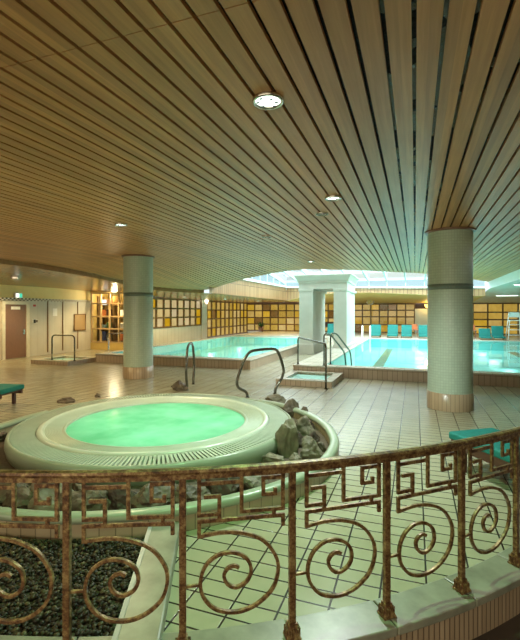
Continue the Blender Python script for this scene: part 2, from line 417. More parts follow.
# thin edge strip along the board ends
b = MB(); pts = []
for i in range(len(EDGE) - 1):
    for j in range(4):
        x = EDGE[i][0] + (EDGE[i + 1][0] - EDGE[i][0]) * j / 4; pts.append(Vector((x, interp(EDGE, x) + 0.03, 0)))
pts = [Vector((p.x, p.y, zc(p.x, p.y - 0.03) + 0.05)) for p in pts]
b.sweep(pts, [(-0.012, -0.035), (0.012, -0.035), (0.012, 0.4), (-0.012, 0.4)])
struct(b.build('trim_1', M['lacquer']), 'dark edge board round the slatted ceiling', 'trim')

# lower lacquered ceiling along the door wall and the window wall
lo = [((-11.3, 8.5), (-14.3, 8.5, 2.77)), ((-11.14, 9.76), (-14.3, 11, 2.77)), ((-10.52, 11.83), (-14.3, 14, 2.77)), ((-10.14, 13.21), (-14.3, 16.1, 2.72)),
      ((-9.71, 14.52), (-12.2, 16.2, 2.62)), ((-8.99, 15.22), (-12.2, 18, 2.5)), ((-8.23, 15.85), (-12.2, 20, 2.46))]
rows = []
for e, q in lo:
    e3 = Vector((e[0], e[1] + 0.02, zc(*e) - 0.13)); q3 = Vector(q); rows.append([e3.lerp(q3, i / 4) for i in range(5)])
b = MB(); b.grid(rows, True)
n = len(b.v)
b.add([rows[-1][0], (-7.4, 15.3, 2.5), (-7.4, 30.8, 2.43), (-12.2, 30.8, 2.43), (-12.2, 20, 2.46)], [(0, 1, 2, 3, 4)])
struct(b.build('ceiling_lower', M['lacquer']), 'glossy lower timber ceiling beside the window wall', 'ceiling')
b = MB(); dn = [Vector((e[0], e[1] + 0.02, zc(*e) - 0.13)) for e, q in lo]
b.grid([[p for p in dn], [Vector((p.x, p.y, p.z + 0.2)) for p in dn]])
struct(b.build('trim_2', M['lacquer']), 'dark step where the slatted ceiling meets the lower ceiling', 'trim')
# ceiling over the right of the pool
b = MB(); b.grid([[(3.5, -6, 2.95), (13, -6, 2.95)], [(3.5, 24, 2.92), (13, 24, 2.92)], [(3.5, 28, 2.6), (13, 28, 2.6)], [(3.5, 30.8, 2.3), (13, 30.8, 2.3)]])
struct(b.build('ceiling_side', mat('side_ceiling_paint', (0.46, 0.52, 0.44), rough=0.4)), 'smooth pale ceiling over the far side of the pool', 'ceiling')

# fascias of the light well
b = MB(); b.add([(-7.5, 14.9, 2.5), (-7.5, 25.4, 2.43), (-7.5, 25.4, 3.29), (-7.5, 14.9, 3.29)], [(0, 1, 2, 3)])
struct(b.build('trim_3', M['fascia']), 'vertical timber slat fascia on the window wall edge of the light well', 'trim')
bot = [(-7.5, 2.43), (-6.2, 2.7), (-4.5, 2.86), (-2.6, 2.87), (0, 2.74), (1.5, 2.62), (3.5, 2.6)]
b = MB(); b.grid([[(x, 25.4, z) for x, z in bot], [(x, 25.4, 3.29 - 0.02 * (x + 7.5)) for x, z in bot]])
struct(b.build('trim_4', M['fascia']), 'vertical timber slat fascia at the far end of the light well', 'trim')
b = MB(); b.grid([[(3.5, y, 2.93) for y in (14.5, 25.4)], [(3.5, y, 3.6) for y in (14.5, 25.4)]])
struct(b.build('trim_5', M['white']), 'white side board of the light well', 'trim')
b = MB(); b.grid([[(x, 25.42, z) for x, z in bot], [(x, 28, 0.5 * (z + 2.3) + 0.05) for x, z in bot], [(x, 30.8, 2.32) for x, z in bot]], True)
struct(b.build('ceiling_soffit', M['plaster']), 'yellow plaster soffit sloping down to the far windows', 'ceiling')

# skylight: clerestory and pitched glass roof
sk = thing('window_1', 'glazed roof and clerestory of the light well', 'skylight', (-2, 20, 3.3), kind='structure')
def roofz(Y): return 3.62 + (25.4 - Y) * 0.12
b = MB(); b.add([(-7.5, 25.4, roofz(25.4)), (3.5, 25.4, roofz(25.4)), (3.5, 14, roofz(14)), (-7.5, 14, roofz(14))], [(0, 1, 2, 3)])
b.build('roof_pane', M['skyglass'], sk)
b = MB(); b.grid([[(x, 25.4, 3.28 - 0.02 * (x + 7.5)) for x in (-7.5, 3.5)], [(x, 25.4, roofz(25.4)) for x in (-7.5, 3.5)]])
b.build('clerestory_pane', M['clerestory'], sk)
b = MB(); b.add([(-7.5, 14, 3.29), (-7.5, 25.4, 3.29), (-7.5, 25.4, roofz(25.4)), (-7.5, 14, roofz(14))], [(0, 1, 2, 3)])
b.build('clerestory_pane', M['clerestory'], sk)
fr = MB()
for i in range(12):
    x = -7.5 + 11 * i / 11
    fr.box(x, 25.38, 3.4, 0.05, 0.05, 0.6)
    p0 = Vector((x, 25.3, roofz(25.3) - 0.12)); p1 = Vector((x, 14.2, roofz(14.2) - 0.12))
    fr.sweep([p0, p1], [(-0.035, -0.1), (0.035, -0.1), (0.035, 0.1), (-0.035, 0.1)])
for i in range(10):
    y = 15 + i * 1.12; fr.box(-7.48, y, (3.29 + roofz(y)) / 2, 0.05, 0.05, roofz(y) - 3.29)
for y in (17, 20, 23): fr.box2(-7.5, 3.5, y - 0.03, y + 0.03, roofz(y) - 0.06, roofz(y) - 0.01)
fr.box2(-7.5, 3.5, 25.33, 25.43, 3.55, 3.63)
fr.build('glazing_bar', mat('pale_teal_steel', (0.42, 0.60, 0.58), rough=0.4), sk)
fr = MB(); fr.sweep([(-7.5, 25.36, 3.28), (3.5, 25.36, 3.06)], [(-0.05, -0.05), (0.05, -0.05), (0.05, 0.05), (-0.05, 0.05)])
fr.sweep([(-7.46, 14, 3.29), (-7.46, 25.4, 3.29)], [(-0.05, -0.05), (0.05, -0.05), (0.05, 0.05), (-0.05, 0.05)])
fr.build('window_sill', M['white'], sk)
# closing upstand on the near side of the well (faces away from the room)
b = MB(); b.box2(-7.5, 3.5, 13.9, 14.0, 3.4, roofz(14))
struct(b.build('wall_upstand', M['white']), 'white upstand of the light well above the slatted ceiling', 'wall')

# ---------------------------------------------------------------- walls
b = MB(); b.box2(-14.5, -14.3, -6, 16.3, -0.2, 2.25)
struct(b.build('wall_left', M['panel']), 'off-white panelled door wall', 'wall')
b = MB(); b.box2(-14.5, -14.3, -6, 16.3, 2.25, 4.0)
struct(b.build('wall_left_upper', mat('yellow_wall_plaster', (0.80, 0.64, 0.27), (0.76, 0.60, 0.24), 0.6)), 'yellow plaster band above the door wall', 'wall')
b = MB(); b.box2(-14.3, -14.26, 2, 16.1, 2.2, 2.3)
t = NT('checkered_trim'); ch = t.n('ShaderNodeTexChecker'); ch.inputs['Scale'].default_value = 12; ch.inputs['Color1'].default_value = (0.75, 0.7, 0.55, 1); ch.inputs['Color2'].default_value = (0.08, 0.06, 0.04, 1)
t.l(t.coord('Object', (1, 1, 1), (0.01, 0.01, 0.01)), ch.inputs['Vector']); t.principled(ch.outputs[0], 0.5)
struct(b.build('trim_6', t.m), 'dark and white checkered frieze above the door', 'trim')
b = MB(); b.box2(13, 13.2, -6, 31, -0.2, 4); struct(b.build('wall_right', M['plaster']), 'plaster side wall', 'wall')
b = MB(); b.box2(-14.5, 13.2, -6.2, -6, -0.2, 4); struct(b.build('wall_behind', M['lacquer']), 'timber wall behind the balustrade', 'wall')
b = MB()
for i, px in enumerate((47.5, 62.5, 77.5)):
    p = on_x(-14.3, px, 311); b.box(-14.29, p.y, 1.15, 0.03, 0.045, 2.1)
struct(b.build('trim_7', M['frame']), 'brown cover strips between the white wall panels', 'trim')
# window wall on the left of the second pool: tiled parapet, pier
b = MB(); b.box2(-12.4, -12.2, 16.1, 23.2, -0.2, 0.93); struct(b.build('wall_parapet', M['whitetile']), 'white tiled parapet below the amber windows', 'wall')
b = MB(); b.box2(-12.4, -12.15, 23.1, 23.85, -0.2, 2.5); struct(b.build('wall_pier', M['whitetile']), 'pale tiled pier between the amber windows', 'wall')
b = MB(); b.box2(-12.4, -12.2, 23.8, 30.8, -0.2, 0.12); b.box2(-12.4, 13, 30.7, 30.9, -0.2, 0.32)
struct(b.build('wall_plinth', M['whitetile']), 'low plinth under the far window lattice', 'wall')
b = MB(); b.box2(-12.4, 13, 30.95, 31.05, -0.2, 2.6); b.box2(-12.5, -12.42, 16.2, 30.95, -0.2, 2.7)
struct(b.build('wall_far', M['darkwood']), 'dark wall closing the far end', 'wall')
b = MB(); b.box2(0.0, 0.95, 30.5, 30.72, 0.3, 1.95); struct(b.build('wall_far_pier', M['white']), 'white painted pier in the far window wall', 'wall')

random.seed(5)
AMBER = [(0.90, 0.60, 0.14), (0.92, 0.62, 0.17), (0.95, 0.68, 0.24), (0.82, 0.54, 0.10), (0.76, 0.48, 0.08), (0.92, 0.56, 0.05)]
def lattice(name, origin, du, ncol, wcol, zs, label, tones=None, fw=0.085, pane=None, dark=0.06, gain=1.0, fm='frame'):
    """lattice window: origin, unit direction along it, columns, row heights"""
    root = thing(name, label, 'window', origin, kind='structure')
    du = Vector(du); nv = Vector((du.y, -du.x, 0)); o = Vector(origin)
    L = ncol * wcol; ang = atan2(du.y, du.x)
    R = Matrix.Translation(Vector((o.x, o.y, 0))) @ Matrix.Rotation(ang, 4, 'Z')
    f = MB()
    for i in range(ncol + 1): f.box(i * wcol, 0, (zs[0] + zs[-1]) / 2, fw, 0.1, zs[-1] - zs[0] + fw, R)
    for z in zs: f.box(L / 2, 0, z, L, 0.085, fw, R)
    f.build('window_frame', M[fm], root)
    p = MB(); p.col = []
    for i in range(ncol):
        for j in range(len(zs) - 1):
            x0, x1 = i * wcol, (i + 1) * wcol
            p.add([R @ Vector((x0, 0.03, zs[j])), R @ Vector((x1, 0.03, zs[j])), R @ Vector((x1, 0.03, zs[j + 1])), R @ Vector((x0, 0.03, zs[j + 1]))], [(0, 1, 2, 3)])
            col = random.choice(tones or AMBER) if random.random() > dark else (0.30, 0.16, 0.04)
            k = random.uniform(0.8, 1.0) * gain
            p.col.append((col[0] * k, col[1] * k, col[2] * k, 1))
    if pane is None: p.build('pane', M['pane'], root)
    else: p.col = None; p.build('pane', pane, root)
    return root
CREAM = [(1.0, 0.78, 0.40), (0.95, 0.72, 0.30), (0.98, 0.80, 0.46), (0.95, 0.74, 0.34), (0.9, 0.52, 0.02)]
lattice('window_2', (-12.2, 16.3, 0), (0, 1, 0), 10, 0.68, [0.96, 1.45, 1.93, 2.42], 'amber lit windows above the white tiled parapet', CREAM, dark=0.0)
lattice('window_3', (-12.2, 23.85, 0), (0, 1, 0), 10, 0.68, [0.15, 0.72, 1.3, 1.86, 2.4], 'full height amber window lattice on the side wall', dark=0.05)
lattice('window_4', (-12.2, 30.7, 0), (1, 0, 0), 11, 0.63, [0.32, 0.80, 1.3, 1.82, 2.32], 'far amber window lattice beyond the second pool', dark=0.06)
lattice('window_5', (-5.2, 30.7, 0), (1, 0, 0), 9, 0.575, [0.32, 0.85, 1.4, 1.85, 2.28], 'far amber window lattice behind the teal recliners', dark=0.12, gain=0.8)
lattice('window_6', (0.98, 30.7, 0), (1, 0, 0), 14, 0.85, [0.32, 0.8, 1.25, 1.72, 2.28], 'amber window lattice beyond the round pool column', dark=0.06)

# unseen lattice and area light, added to brighten the ceiling and railing fronts
lattice('window_8', (4.0, -5.95, 0), (-1, 0, 0), 22, 0.7, [0.3, 0.9, 1.5, 2.1, 2.7], 'added glowing lattice behind the viewpoint that lights the railing and ceiling', dark=0.0)
area_light('window_glow', (-3.5, -5.7, 1.5), (radians(-90), 0, radians(180)), 15.0, 2.4, BACKGLOW, (1.0, 0.88, 0.66))

# alcove display window near the door wall
b = MB(); b.box2(-14.3, -12.2, 16.1, 16.2, 0, 0.32); b.box2(-14.3, -12.2, 17.5, 17.6, 0, 2.9); b.box2(-14.5, -14.3, 16.3, 17.6, 0, 2.9)
b.box2(-14.3, -12.3, 16.1, 17.6, 2.66, 2.72); b.box2(-12.45, -12.35, 16.2, 17.6, 0, 2.9)
struct(b.build('wall_alcove', M['plaster']), 'lit yellow alcove behind the display window', 'wall')
lattice('window_7', (-14.25, 16.15, 0), (1, 0, 0), 4, 0.51, [0.36, 0.98, 1.55, 2.15, 2.62], 'clear display window full of goods', pane=M['glass'], fw=0.06, fm='palewood')
point_light('alcove_lamp', (-13.2, 16.4, 2.5), 45, (1, 0.82, 0.5), 0.1)
sh = thing('display_shelf', 'timber shelf unit inside the clear display window', 'shelf', (-13.3, 16.72, 0))
for z in (0.4, 0.95, 1.5, 2.1):
    bb = MB(); bb.box2(-14.2, -12.5, 16.5, 16.95, z - 0.03, z); bb.build('shelf_board', M['frame'], sh)
bb = MB()
for x in (-14.22, -13.35, -12.48): bb.box2(x - 0.02, x + 0.02, 16.5, 16.95, 0, 2.5)
bb.build('upright', M['frame'], sh)
goods = [(-14.0, 0.4, 'dark blue bag', 'blue', 0.42), (-13.6, 0.4, 'black bag', 'black', 0.36), (-12.9, 0.4, 'orange box', 'orange', 0.34), (-14.0, 0.95, 'pale blue box', 'cyan', 0.2),
         (-13.6, 0.95, 'green towel pile', 'leaf', 0.3), (-12.95, 0.95, 'white box', 'paper', 0.28), (-14.0, 1.5, 'orange folded robe', 'orange', 0.36), (-13.6, 1.5, 'dark brown basket', 'darkwood', 0.38),
         (-12.9, 1.5, 'white folded robe', 'paper', 0.36), (-13.6, 2.1, 'brown carton', 'doorwood', 0.26), (-14.0, 2.1, 'lit white lantern', 'sign_white', 0.24)]
for i, (x, z, nm, mm, h) in enumerate(goods):
    g = MB(); g.box(x, 16.7, z + h / 2, 0.34, 0.3, h)
    if 'bag' in nm: g.tube(round_path([(x - 0.08, 16.7, z + h), (x - 0.08, 16.7, z + h + 0.1), (x + 0.08, 16.7, z + h + 0.1), (x + 0.08, 16.7, z + h)], 0.05), 0.012, 6)
    nmz = {'bag': 'shop_bag', 'box': 'gift_box', 'pile': 'towel_pile', 'robe': 'folded_robe', 'basket': 'storage_basket', 'carton': 'carton', 'lantern': 'display_lantern'}[nm.split()[-1]]
    lev = {0.4: 'lowest', 0.95: 'second lowest', 1.5: 'third', 2.1: 'top'}[z]
    tag(g.build(nmz, M[mm], bevel=0.03), f'{nm} on the {lev} shelf of the display window', nm.split()[-1])

# ---------------------------------------------------------------- door wall fittings
def wallrect(px0, py0, px1, py1, X=-14.3):
    a = on_x(X, px0, (py0 + py1) / 2); q = on_x(X, px1, (py0 + py1) / 2); m_ = on_x(X, (px0 + px1) / 2, py0); n_ = on_x(X, (px0 + px1) / 2, py1)
    return a.y, q.y, n_.z, m_.z
dr = thing('door_1', 'brown single door in a pale frame with a white sign plate', 'door', (-14.3, 12.2, 0), kind='structure')
y0, y1, _, _ = wallrect(3.5, 305, 25, 356)
b = MB(); b.box2(-14.29, -14.25, y0, y1, 0.02, 2.05); b.build('door_leaf', M['doorwood'], dr)
b = MB(); b.box2(-14.3, -14.2, y0 - 0.12, y0, 0, 2.05); b.box2(-14.3, -14.2, y1, y1 + 0.14, 0, 2.05); b.box2(-14.3, -14.2, y0 - 0.12, y1 + 0.14, 2.05, 2.17)
b.build('door_frame', M['doorframe'], dr)
b = MB(); b.tube(round_path([(-14.25, y1 - 0.09, 1.0), (-14.17, y1 - 0.09, 1.0), (-14.17, y1 - 0.24, 1.0)], 0.03), 0.015, 8); b.box(-14.245, y1 - 0.09, 1.0, 0.012, 0.05, 0.18)
b.build('door_handle', M['steel'], dr)
a0, a1, z0, z1 = wallrect(10, 306.5, 19, 309.5); b = MB(); b.box2(-14.25, -14.235, a0, a1, z0, z1); b.build('door_sign', M['paper'], dr)
ex = thing('exit_sign', 'lit green and white exit sign above the brown door', 'sign', on_x(-14.3, 17, 300))
a0, a1, z0, z1 = wallrect(13.5, 293, 20.5, 298)
b = MB(); b.box2(-14.29, -14.2, a0, a1, z0, z1); b.build('sign_box', M['white'], ex)
am = a0 + (a1 - a0) * 0.52
b = MB(); b.box2(-14.2, -14.19, am, a1 - 0.02, z0 + 0.02, z1 - 0.02); b.build('sign_face', M['sign_green'], ex)
b = MB(); b.box2(-14.2, -14.19, a0 + 0.02, am, z0 + 0.02, z1 - 0.02); b.build('sign_face', M['sign_white'], ex)
a0, a1, z0, z1 = wallrect(33, 304.5, 35.5, 306.5); b = MB(); b.box2(-14.3, -14.27, a0, a1, z0, z1)
tag(b.build('warning_sign', M['red'], bevel=0.01), 'small red sign on the wall beside the door', 'sign')
ph = thing('wall_panel_switch', 'dark control device on the wall beside the door handle', 'switch', on_x(-14.3, 34, 321))
a0, a1, z0, z1 = wallrect(32, 319, 36.5, 323.5); b = MB(); b.box2(-14.3, -14.24, a0, a1, z0, z1); b.build('housing', M['white'], ph, 0.01)
b = MB(); b.box2(-14.24, -14.22, a0 + 0.02, (a0 + a1) / 2, z0 + 0.02, z1 - 0.02); b.build('dark_display', M['black'], ph)
b = MB(); b.box2(-14.24, -14.22, (a0 + a1) / 2 + 0.04, a1 - 0.02, z0 + 0.04, z1 - 0.04); b.build('keypad', M['darkwood'], ph)
a0, a1, z0, z1 = wallrect(52.5, 308.5, 57, 316); b = MB(); b.box2(-14.3, -14.285, a0, a1, z0, z1)
tag(b.build('paper_notice', M['paper']), 'white paper notice pinned to the white wall panel', 'notice')
a0, a1, z0, z1 = wallrect(73.5, 314, 85, 330.5)
hp = thing('access_hatch', 'square tan hatch on the wall near the display window', 'hatch', (-14.3, (a0 + a1) / 2, z0))
b = MB(); b.box2(-14.3, -14.26, a0, a1, z0, z1); b.build('hatch_door', M['hatch'], hp, 0.01)
b = MB()
for q in ((a0, a0 + 0.04, z0, z1), (a1 - 0.04, a1, z0, z1), (a0, a1, z0, z0 + 0.04), (a0, a1, z1 - 0.04, z1)): b.box2(-14.26, -14.245, *q)
b.build('hatch_frame', M['frame'], hp)
p = on_y(30.6, 372, 298); 
ck = thing('wall_clock', 'round pale clock on the yellow soffit above the recliners', 'clock', (p.x, 29.3, 2.45))
b = MB(); b.tube([(0, 0.1, 0), (0, -0.02, 0)], 0.22, 24); b.build('clock_face', M['plaster'], ck, local=True)
b = MB(); b.tube([(0.22 * cos(a * pi / 12), -0.03, 0.22 * sin(a * pi / 12)) for a in range(24)], 0.02, 6, True); b.build('clock_rim', M['steel'], ck, local=True)
b = MB(); b.box(0, -0.03, 0.07, 0.02, 0.01, 0.14); b.box(0.05, -0.03, 0, 0.1, 0.01, 0.02); b.build('clock_hand', M['black'], ck, local=True)
p = on_x(-12.1, 204.5, 302)
wl = thing('wall_lamp', 'white sconce on the pale pier between the amber windows', 'lamp', p)
b = MB(); b.box(0, 0, 0, 0.06, 0.12, 0.3); b.build('wall_plate', M['steel'], wl, 0.01, local=True)
b = MB(); b.lathe([(0.03, -0.12), (0.11, 0.05), (0.13, 0.2), (0.09, 0.22), (0.0, 0.22)], 0.15, 0, 16); b.build('lamp_shade', emit('sconce_glow', (1, 0.85, 0.55), 2.5), wl, local=True)
point_light('sconce_light', (p.x + 0.35, p.y, p.z + 0.25), 14, (1, 0.8, 0.45), 0.08)
p = on_y(30.4, 427, 300)
wl = thing('wall_lamp', 'glowing amber sconce above the white pier in the far wall', 'lamp', (p.x, 30.45, 2.1))
b = MB(); b.box(0, 0.04, 0, 0.14, 0.05, 0.2); b.build('wall_plate', M['steel'], wl, 0.01, local=True)
b = MB(); b.lathe([(0.04, -0.1), (0.14, 0.02), (0.16, 0.14), (0.0, 0.14)], 0, -0.12, 16); b.build('lamp_shade', emit('amber_glow', (1, 0.6, 0.1), 3.0), wl, local=True)
point_light('amber_light', (p.x, 30.1, 2.15), 10, (1, 0.65, 0.2), 0.08)

# ---------------------------------------------------------------- pools
def pool(name, label, x0, x1, y0, y1, rim, zt, depth, lanes=()):
    root = thing(name, label, 'pool', ((x0 + x1) / 2, y0, 0))
    b = MB()                                                      # outer tiled wall
    b.add([(x0, y0, 0), (x1, y0, 0), (x1, y1, 0), (x0, y1, 0), (x0, y0, zt - 0.03), (x1, y0, zt - 0.03), (x1, y1, zt - 0.03), (x0, y1, zt - 0.03)],
          [(0, 1, 5, 4), (1, 2, 6, 5), (2, 3, 7, 6), (3, 0, 4, 7)])
    b.build('pool_wall', M['pooltile'], root)
    b = MB(); o = 0.02
    for q in ((x0 - o, x1 + o, y0 - o, y0 + rim[0]), (x0 - o, x1 + o, y1 - rim[1], y1), (x0 - o, x0 + rim[2], y0 + rim[0], y1 - rim[1]), (x1 - rim[3], x1 + o, y0 + rim[0], y1 - rim[1])):
        b.box2(*q, zt - 0.04, zt)
    b.build('pool_rim', M['rim'], root, 0.012)
    X0, X1, Y0, Y1 = x0 + rim[2], x1 - rim[3], y0 + rim[0], y1 - rim[1]
    b = MB(); zb = zt - depth
    b.add([(X0, Y0, zb), (X1, Y0, zb), (X1, Y1, zb), (X0, Y1, zb), (X0, Y0, zt - 0.02), (X1, Y0, zt - 0.02), (X1, Y1, zt - 0.02), (X0, Y1, zt - 0.02)],
          [(0, 1, 2, 3), (0, 1, 5, 4), (1, 2, 6, 5), (2, 3, 7, 6), (3, 0, 4, 7)])
    b.build('basin', M['basin'], root)
    if lanes:
        b = MB()
        for lx, lw in lanes: b.box2(lx - lw / 2, lx + lw / 2, Y0 + 0.6, Y1 - 0.6, zb, zb + 0.01)
        b.build('lane_line', M['lane'], root)
    b = MB(); b.add([(X0, Y0, zt - 0.03), (X1, Y0, zt - 0.03), (X1, Y1, zt - 0.03), (X0, Y1, zt - 0.03)], [(0, 1, 2, 3)])
    b.build('water', M['water'], root)
    return root
pool('swimming_pool', 'large turquoise swimming pool with lane lines beyond the round column', -3.2, 12.9, 11.55, 24.6, (0.35, 0.3, 0.85, 0.3), 0.3, 0.5, [(-1.25, 0.35), (1.6, 0.35), (4.4, 0.35), (7.2, 0.35)])
pool('bathing_pool', 'pale bathing pool in front of the amber windows', -10.6, -4.75, 12.2, 23.6, (0.35, 0.3, 0.3, 0.35), 0.3, 0.5)
pool('plunge_pool', 'small far pool under the far amber lattice', -10.6, -4.75, 23.64, 24.58, (0.1, 0.1, 0.2, 0.2), 0.3, 0.5)
for x in (0.2, 3.0, 5.8):
    for y in (13.4, 16.4, 19.4, 22.6): point_light('underwater_lamp', (x, y, 0.02), 9, (0.75, 1.0, 0.95), 0.2)
for x, y in ((-9, 14), (-6.4, 14), (-9, 18), (-6.4, 18), (-9, 21.5), (-6.4, 21.5)): point_light('underwater_lamp', (x, y, 0.02), 7, (0.8, 1.0, 0.9), 0.1)

def footbath(name, label, x0, x1, y0, y1, z):
    root = thing(name, label, 'footbath', ((x0 + x1) / 2, (y0 + y1) / 2, 0)); k = 0.2
    b = MB()
    for q in ((x0, x1, y0, y0 + k), (x0, x1, y1 - k, y1), (x0, x0 + k, y0 + k, y1 - k), (x1 - k, x1, y0 + k, y1 - k)): b.box2(*q, 0, z)
    b.build('tiled_curb', M['pooltile'], root)
    b = MB()
    for q in ((x0 - .01, x1 + .01, y0 - .01, y0 + k), (x0 - .01, x1 + .01, y1 - k, y1), (x0 - .01, x0 + k, y0 + k, y1 - k), (x1 - k, x1 + .01, y0 + k, y1 - k)): b.box2(*q, z, z + 0.02)
    b.build('curb_top', M['rim'], root)
    b = MB(); b.box2(x0 + k, x1 - k, y0 + k, y1 - k, 0.005, z - 0.05); b.build('basin_floor', M['white'], root)
    b = MB(); b.add([(x0 + k, y0 + k, z - 0.02), (x1 - k, y0 + k, z - 0.02), (x1 - k, y1 - k, z - 0.02), (x0 + k, y1 - k, z - 0.02)], [(0, 1, 2, 3)])
    b.build('water', M['water'], root); return root
footbath('footbath', 'low tiled footbath at the corner of the swimming pool', -3.2, -1.82, 9.95, 11.5, 0.13)
footbath('footbath', 'low tiled footbath near the white door wall', -12.3, -10.7, 11.0, 12.5, 0.13)

# ---------------------------------------------------------------- columns
def column(X, Y, label):
    root = thing('column', label, 'column', (X, Y, 0))
    b = MB(); b.lathe([(0.402, 0), (0.402, 0.31), (0.39, 0.315)], n=48); b.build('tiled_base', M['skirt'], root, local=True)
    b = MB(); b.lathe([(0.39, 0.3), (0.39, 2.19)], n=48); b.lathe([(0.39, 2.29), (0.39, 3.285)], n=48); b.build('shaft', M['mosaic'], root, local=True)
    b = MB(); b.lathe([(0.39, 2.19), (0.393, 2.19), (0.393, 2.29), (0.39, 2.29)], n=48); b.build('dark_band', M['mosaicband'], root, local=True)['label'] = 'dark teal mosaic band'
    b = MB(); b.lathe([(0.39, 3.25), (0.44, 3.26), (0.44, 3.288), (0.39, 3.288)], n=48, smooth=False); b.build('ceiling_collar', M['doorwood'], root, local=True)
    return root
p = cw(3.54, 7.96); column(p.x, p.y, 'thick round mosaic column standing in front of the large swimming pool')
p = cw(-3.31, 11.62); column(p.x, p.y, 'round mosaic column behind the hot tub near the bathing pool')

# ---------------------------------------------------------------- white portico between the pools
po = thing('portico', 'white stone gateway with twin piers and a flared lintel between the pools', 'gateway', (-3.6, 17.4, 0))
PY0, PY1 = 17.45, 20.3
def frus(b, x0, x1, y0, y1, z0, z1, g):
    vs = [(x0, y0, z0), (x1, y0, z0), (x1, y1, z0), (x0, y1, z0), (x0 - g, y0 - g, z1), (x1 + g, y0 - g, z1), (x1 + g, y1 + g, z1), (x0 - g, y1 + g, z1)]
    b.add(vs, [(3, 2, 1, 0), (4, 5, 6, 7), (0, 1, 5, 4), (1, 2, 6, 5), (2, 3, 7, 6), (3, 0, 4, 7)])
for x0, x1, zb in ((-4.58, -4.0, 0.0), (-3.13, -2.6, 0.3)):
    pr = None
    for (ya, yb) in ((PY0, 18.45), (18.46, PY1)):
        b = MB(); z1_ = 2.72; ins = 0 if ya == PY0 else 0.05
        b.box2(x0 + ins, x1 - ins, ya, yb, zb, z1_); pr = b.build('pier', M['stone_white'], po, 0.015)
        b = MB(); b.box2(x0 - 0.04, x1 + 0.04, ya - 0.03, yb, zb, 0.42); b.build('plinth', M['stone_white'], pr, 0.015)
        b = MB(); b.box2(x0 - 0.03, x1 + 0.03, ya - 0.02, yb, 2.62, 2.72); b.build('capital', M['stone_white'], pr, 0.01)
for (ya, yb, ix) in ((PY0, 18.6, 0.0), (18.9, PY1, 0.06)):
    b = MB(); b.box2(-4.6 + ix, -2.58 - ix, ya, yb, 2.72, 3.0); b.build('lintel', M['stone_white'], po)
    b = MB(); b.box2(-4.66 + ix, -2.52 - ix, ya - 0.05, yb + 0.05, 2.98, 3.04); frus(b, -4.64 + ix, -2.54 - ix, ya - 0.03, yb + 0.03, 3.04, 3.26, 0.13); b.box2(-4.8 + ix, -2.38 - ix, ya - 0.18, yb + 0.1, 3.26, 3.30)
    b.build('cornice', M['stone_white'], po, 0.008)

# ---------------------------------------------------------------- handrails and ladders
def rail_thing(name, label, cat, tubes, r, m, loc):
    root = thing(name, label, cat, loc)
    for i, (pts, rr) in enumerate(tubes):
        b = MB(); b.tube(pts, rr or r, 10); b.build('rail_tube', m, root)
    for pts, rr in tubes:
        for e in (pts[0], pts[-1]):
            if abs(e[2]) < 0.02 or abs(e[2] - 0.3) < 0.02 or abs(e[2] - 0.15) < 0.02:
                b = MB(); b.lathe([(0.0, 0.0), (0.045, 0.0), (0.045, 0.012), (0.0, 0.02)], e[0], e[1], 12, cz=e[2]); b.build('floor_flange', m, root)
    return root
# arch beside the tub, feet curling inwards
A = cw(-0.26, 8.88); B = cw(0.325, 9.25); u = (B - A)
def AP(t_, z): return A + u * t_ + Vector((0, 0, z))
pts = [AP(0.0, 0), AP(-0.02, 0.12), AP(-0.33, 0.22), AP(-0.38, 0.36), AP(-0.12, 0.8), AP(0.08, 0.96), AP(0.5, 0.985), AP(1.05, 0.985), AP(1.2, 0.8), AP(1.35, 0.5), AP(1.28, 0.34), AP(1.02, 0.14), AP(1.0, 0)]
rail_thing('grab_rail', 'bowed metal grab rail rising beside the hot tub and planter rocks', 'handrail', [(round_path(pts, 0.1, 5), 0)], 0.03, M['darksteel'], A)
A = cw(-1.66, 9.72); B = cw(-1.64, 10.5); u = (B - A)
pts = [AP(0, 0), AP(0, 0.12), AP(-0.12, 0.3), AP(-0.15, 0.5), AP(0.05, 0.95), AP(0.3, 1.03), AP(0.7, 1.03), AP(0.95, 0.95), AP(1.15, 0.5), AP(1.12, 0.3), AP(1.0, 0.12), AP(1.0, 0)]
rail_thing('grab_rail', 'bowed metal grab rail seen end-on behind the hot tub near the round column', 'handrail', [(round_path(pts, 0.1, 5), 0)], 0.03, M['darksteel'], A)
A = Vector((-3.1, 11.68, 0.3)); B = Vector((-1.93, 9.77, 0))
pts = [A, A + Vector((0, 0, 0.76)), B + Vector((0, 0, 1.04)), B]
rail_thing('footbath_handrail', 'arched metal handrail over the footbath by the swimming pool', 'handrail', [(round_path(pts, 0.14, 6), 0)], 0.024, M['darksteel'], B)
A = px_floor(52, 360, 0.15); B = px_floor(74.5, 361, 0.15)
pts = [A, A + Vector((0, 0, 0.84)), B + Vector((0, 0, 0.84)), B]
rail_thing('footbath_handrail', 'arched metal handrail over the footbath by the white door wall', 'handrail', [(round_path(pts, 0.14, 6), 0)], 0.024, M['darksteel'], A)
A = px_floor(108.5, 360, 0); rail_thing('barrier_post', 'short steel post with a bar at the bathing pool edge by the display window', 'post', [([A, A + Vector((0, 0, 1.0))], 0.025), ([A + Vector((0, 0, 0.98)), A + Vector((0.9, 1.2, 0.98))], 0.02)], 0.02, M['steel'], A)
tb = []
for dx in (0.0, 0.5):
    p0 = Vector((-2.35 + dx * 0.25, 11.62 + dx * 0.6, 0.3))
    tb.append((round_path([p0, p0 + Vector((0, 0, 0.88)), p0 + Vector((0.12, 0.25, 0.86)), p0 + Vector((0.42, 0.9, 0.3)), p0 + Vector((0.5, 1.0, -0.6))], 0.12, 6), 0))
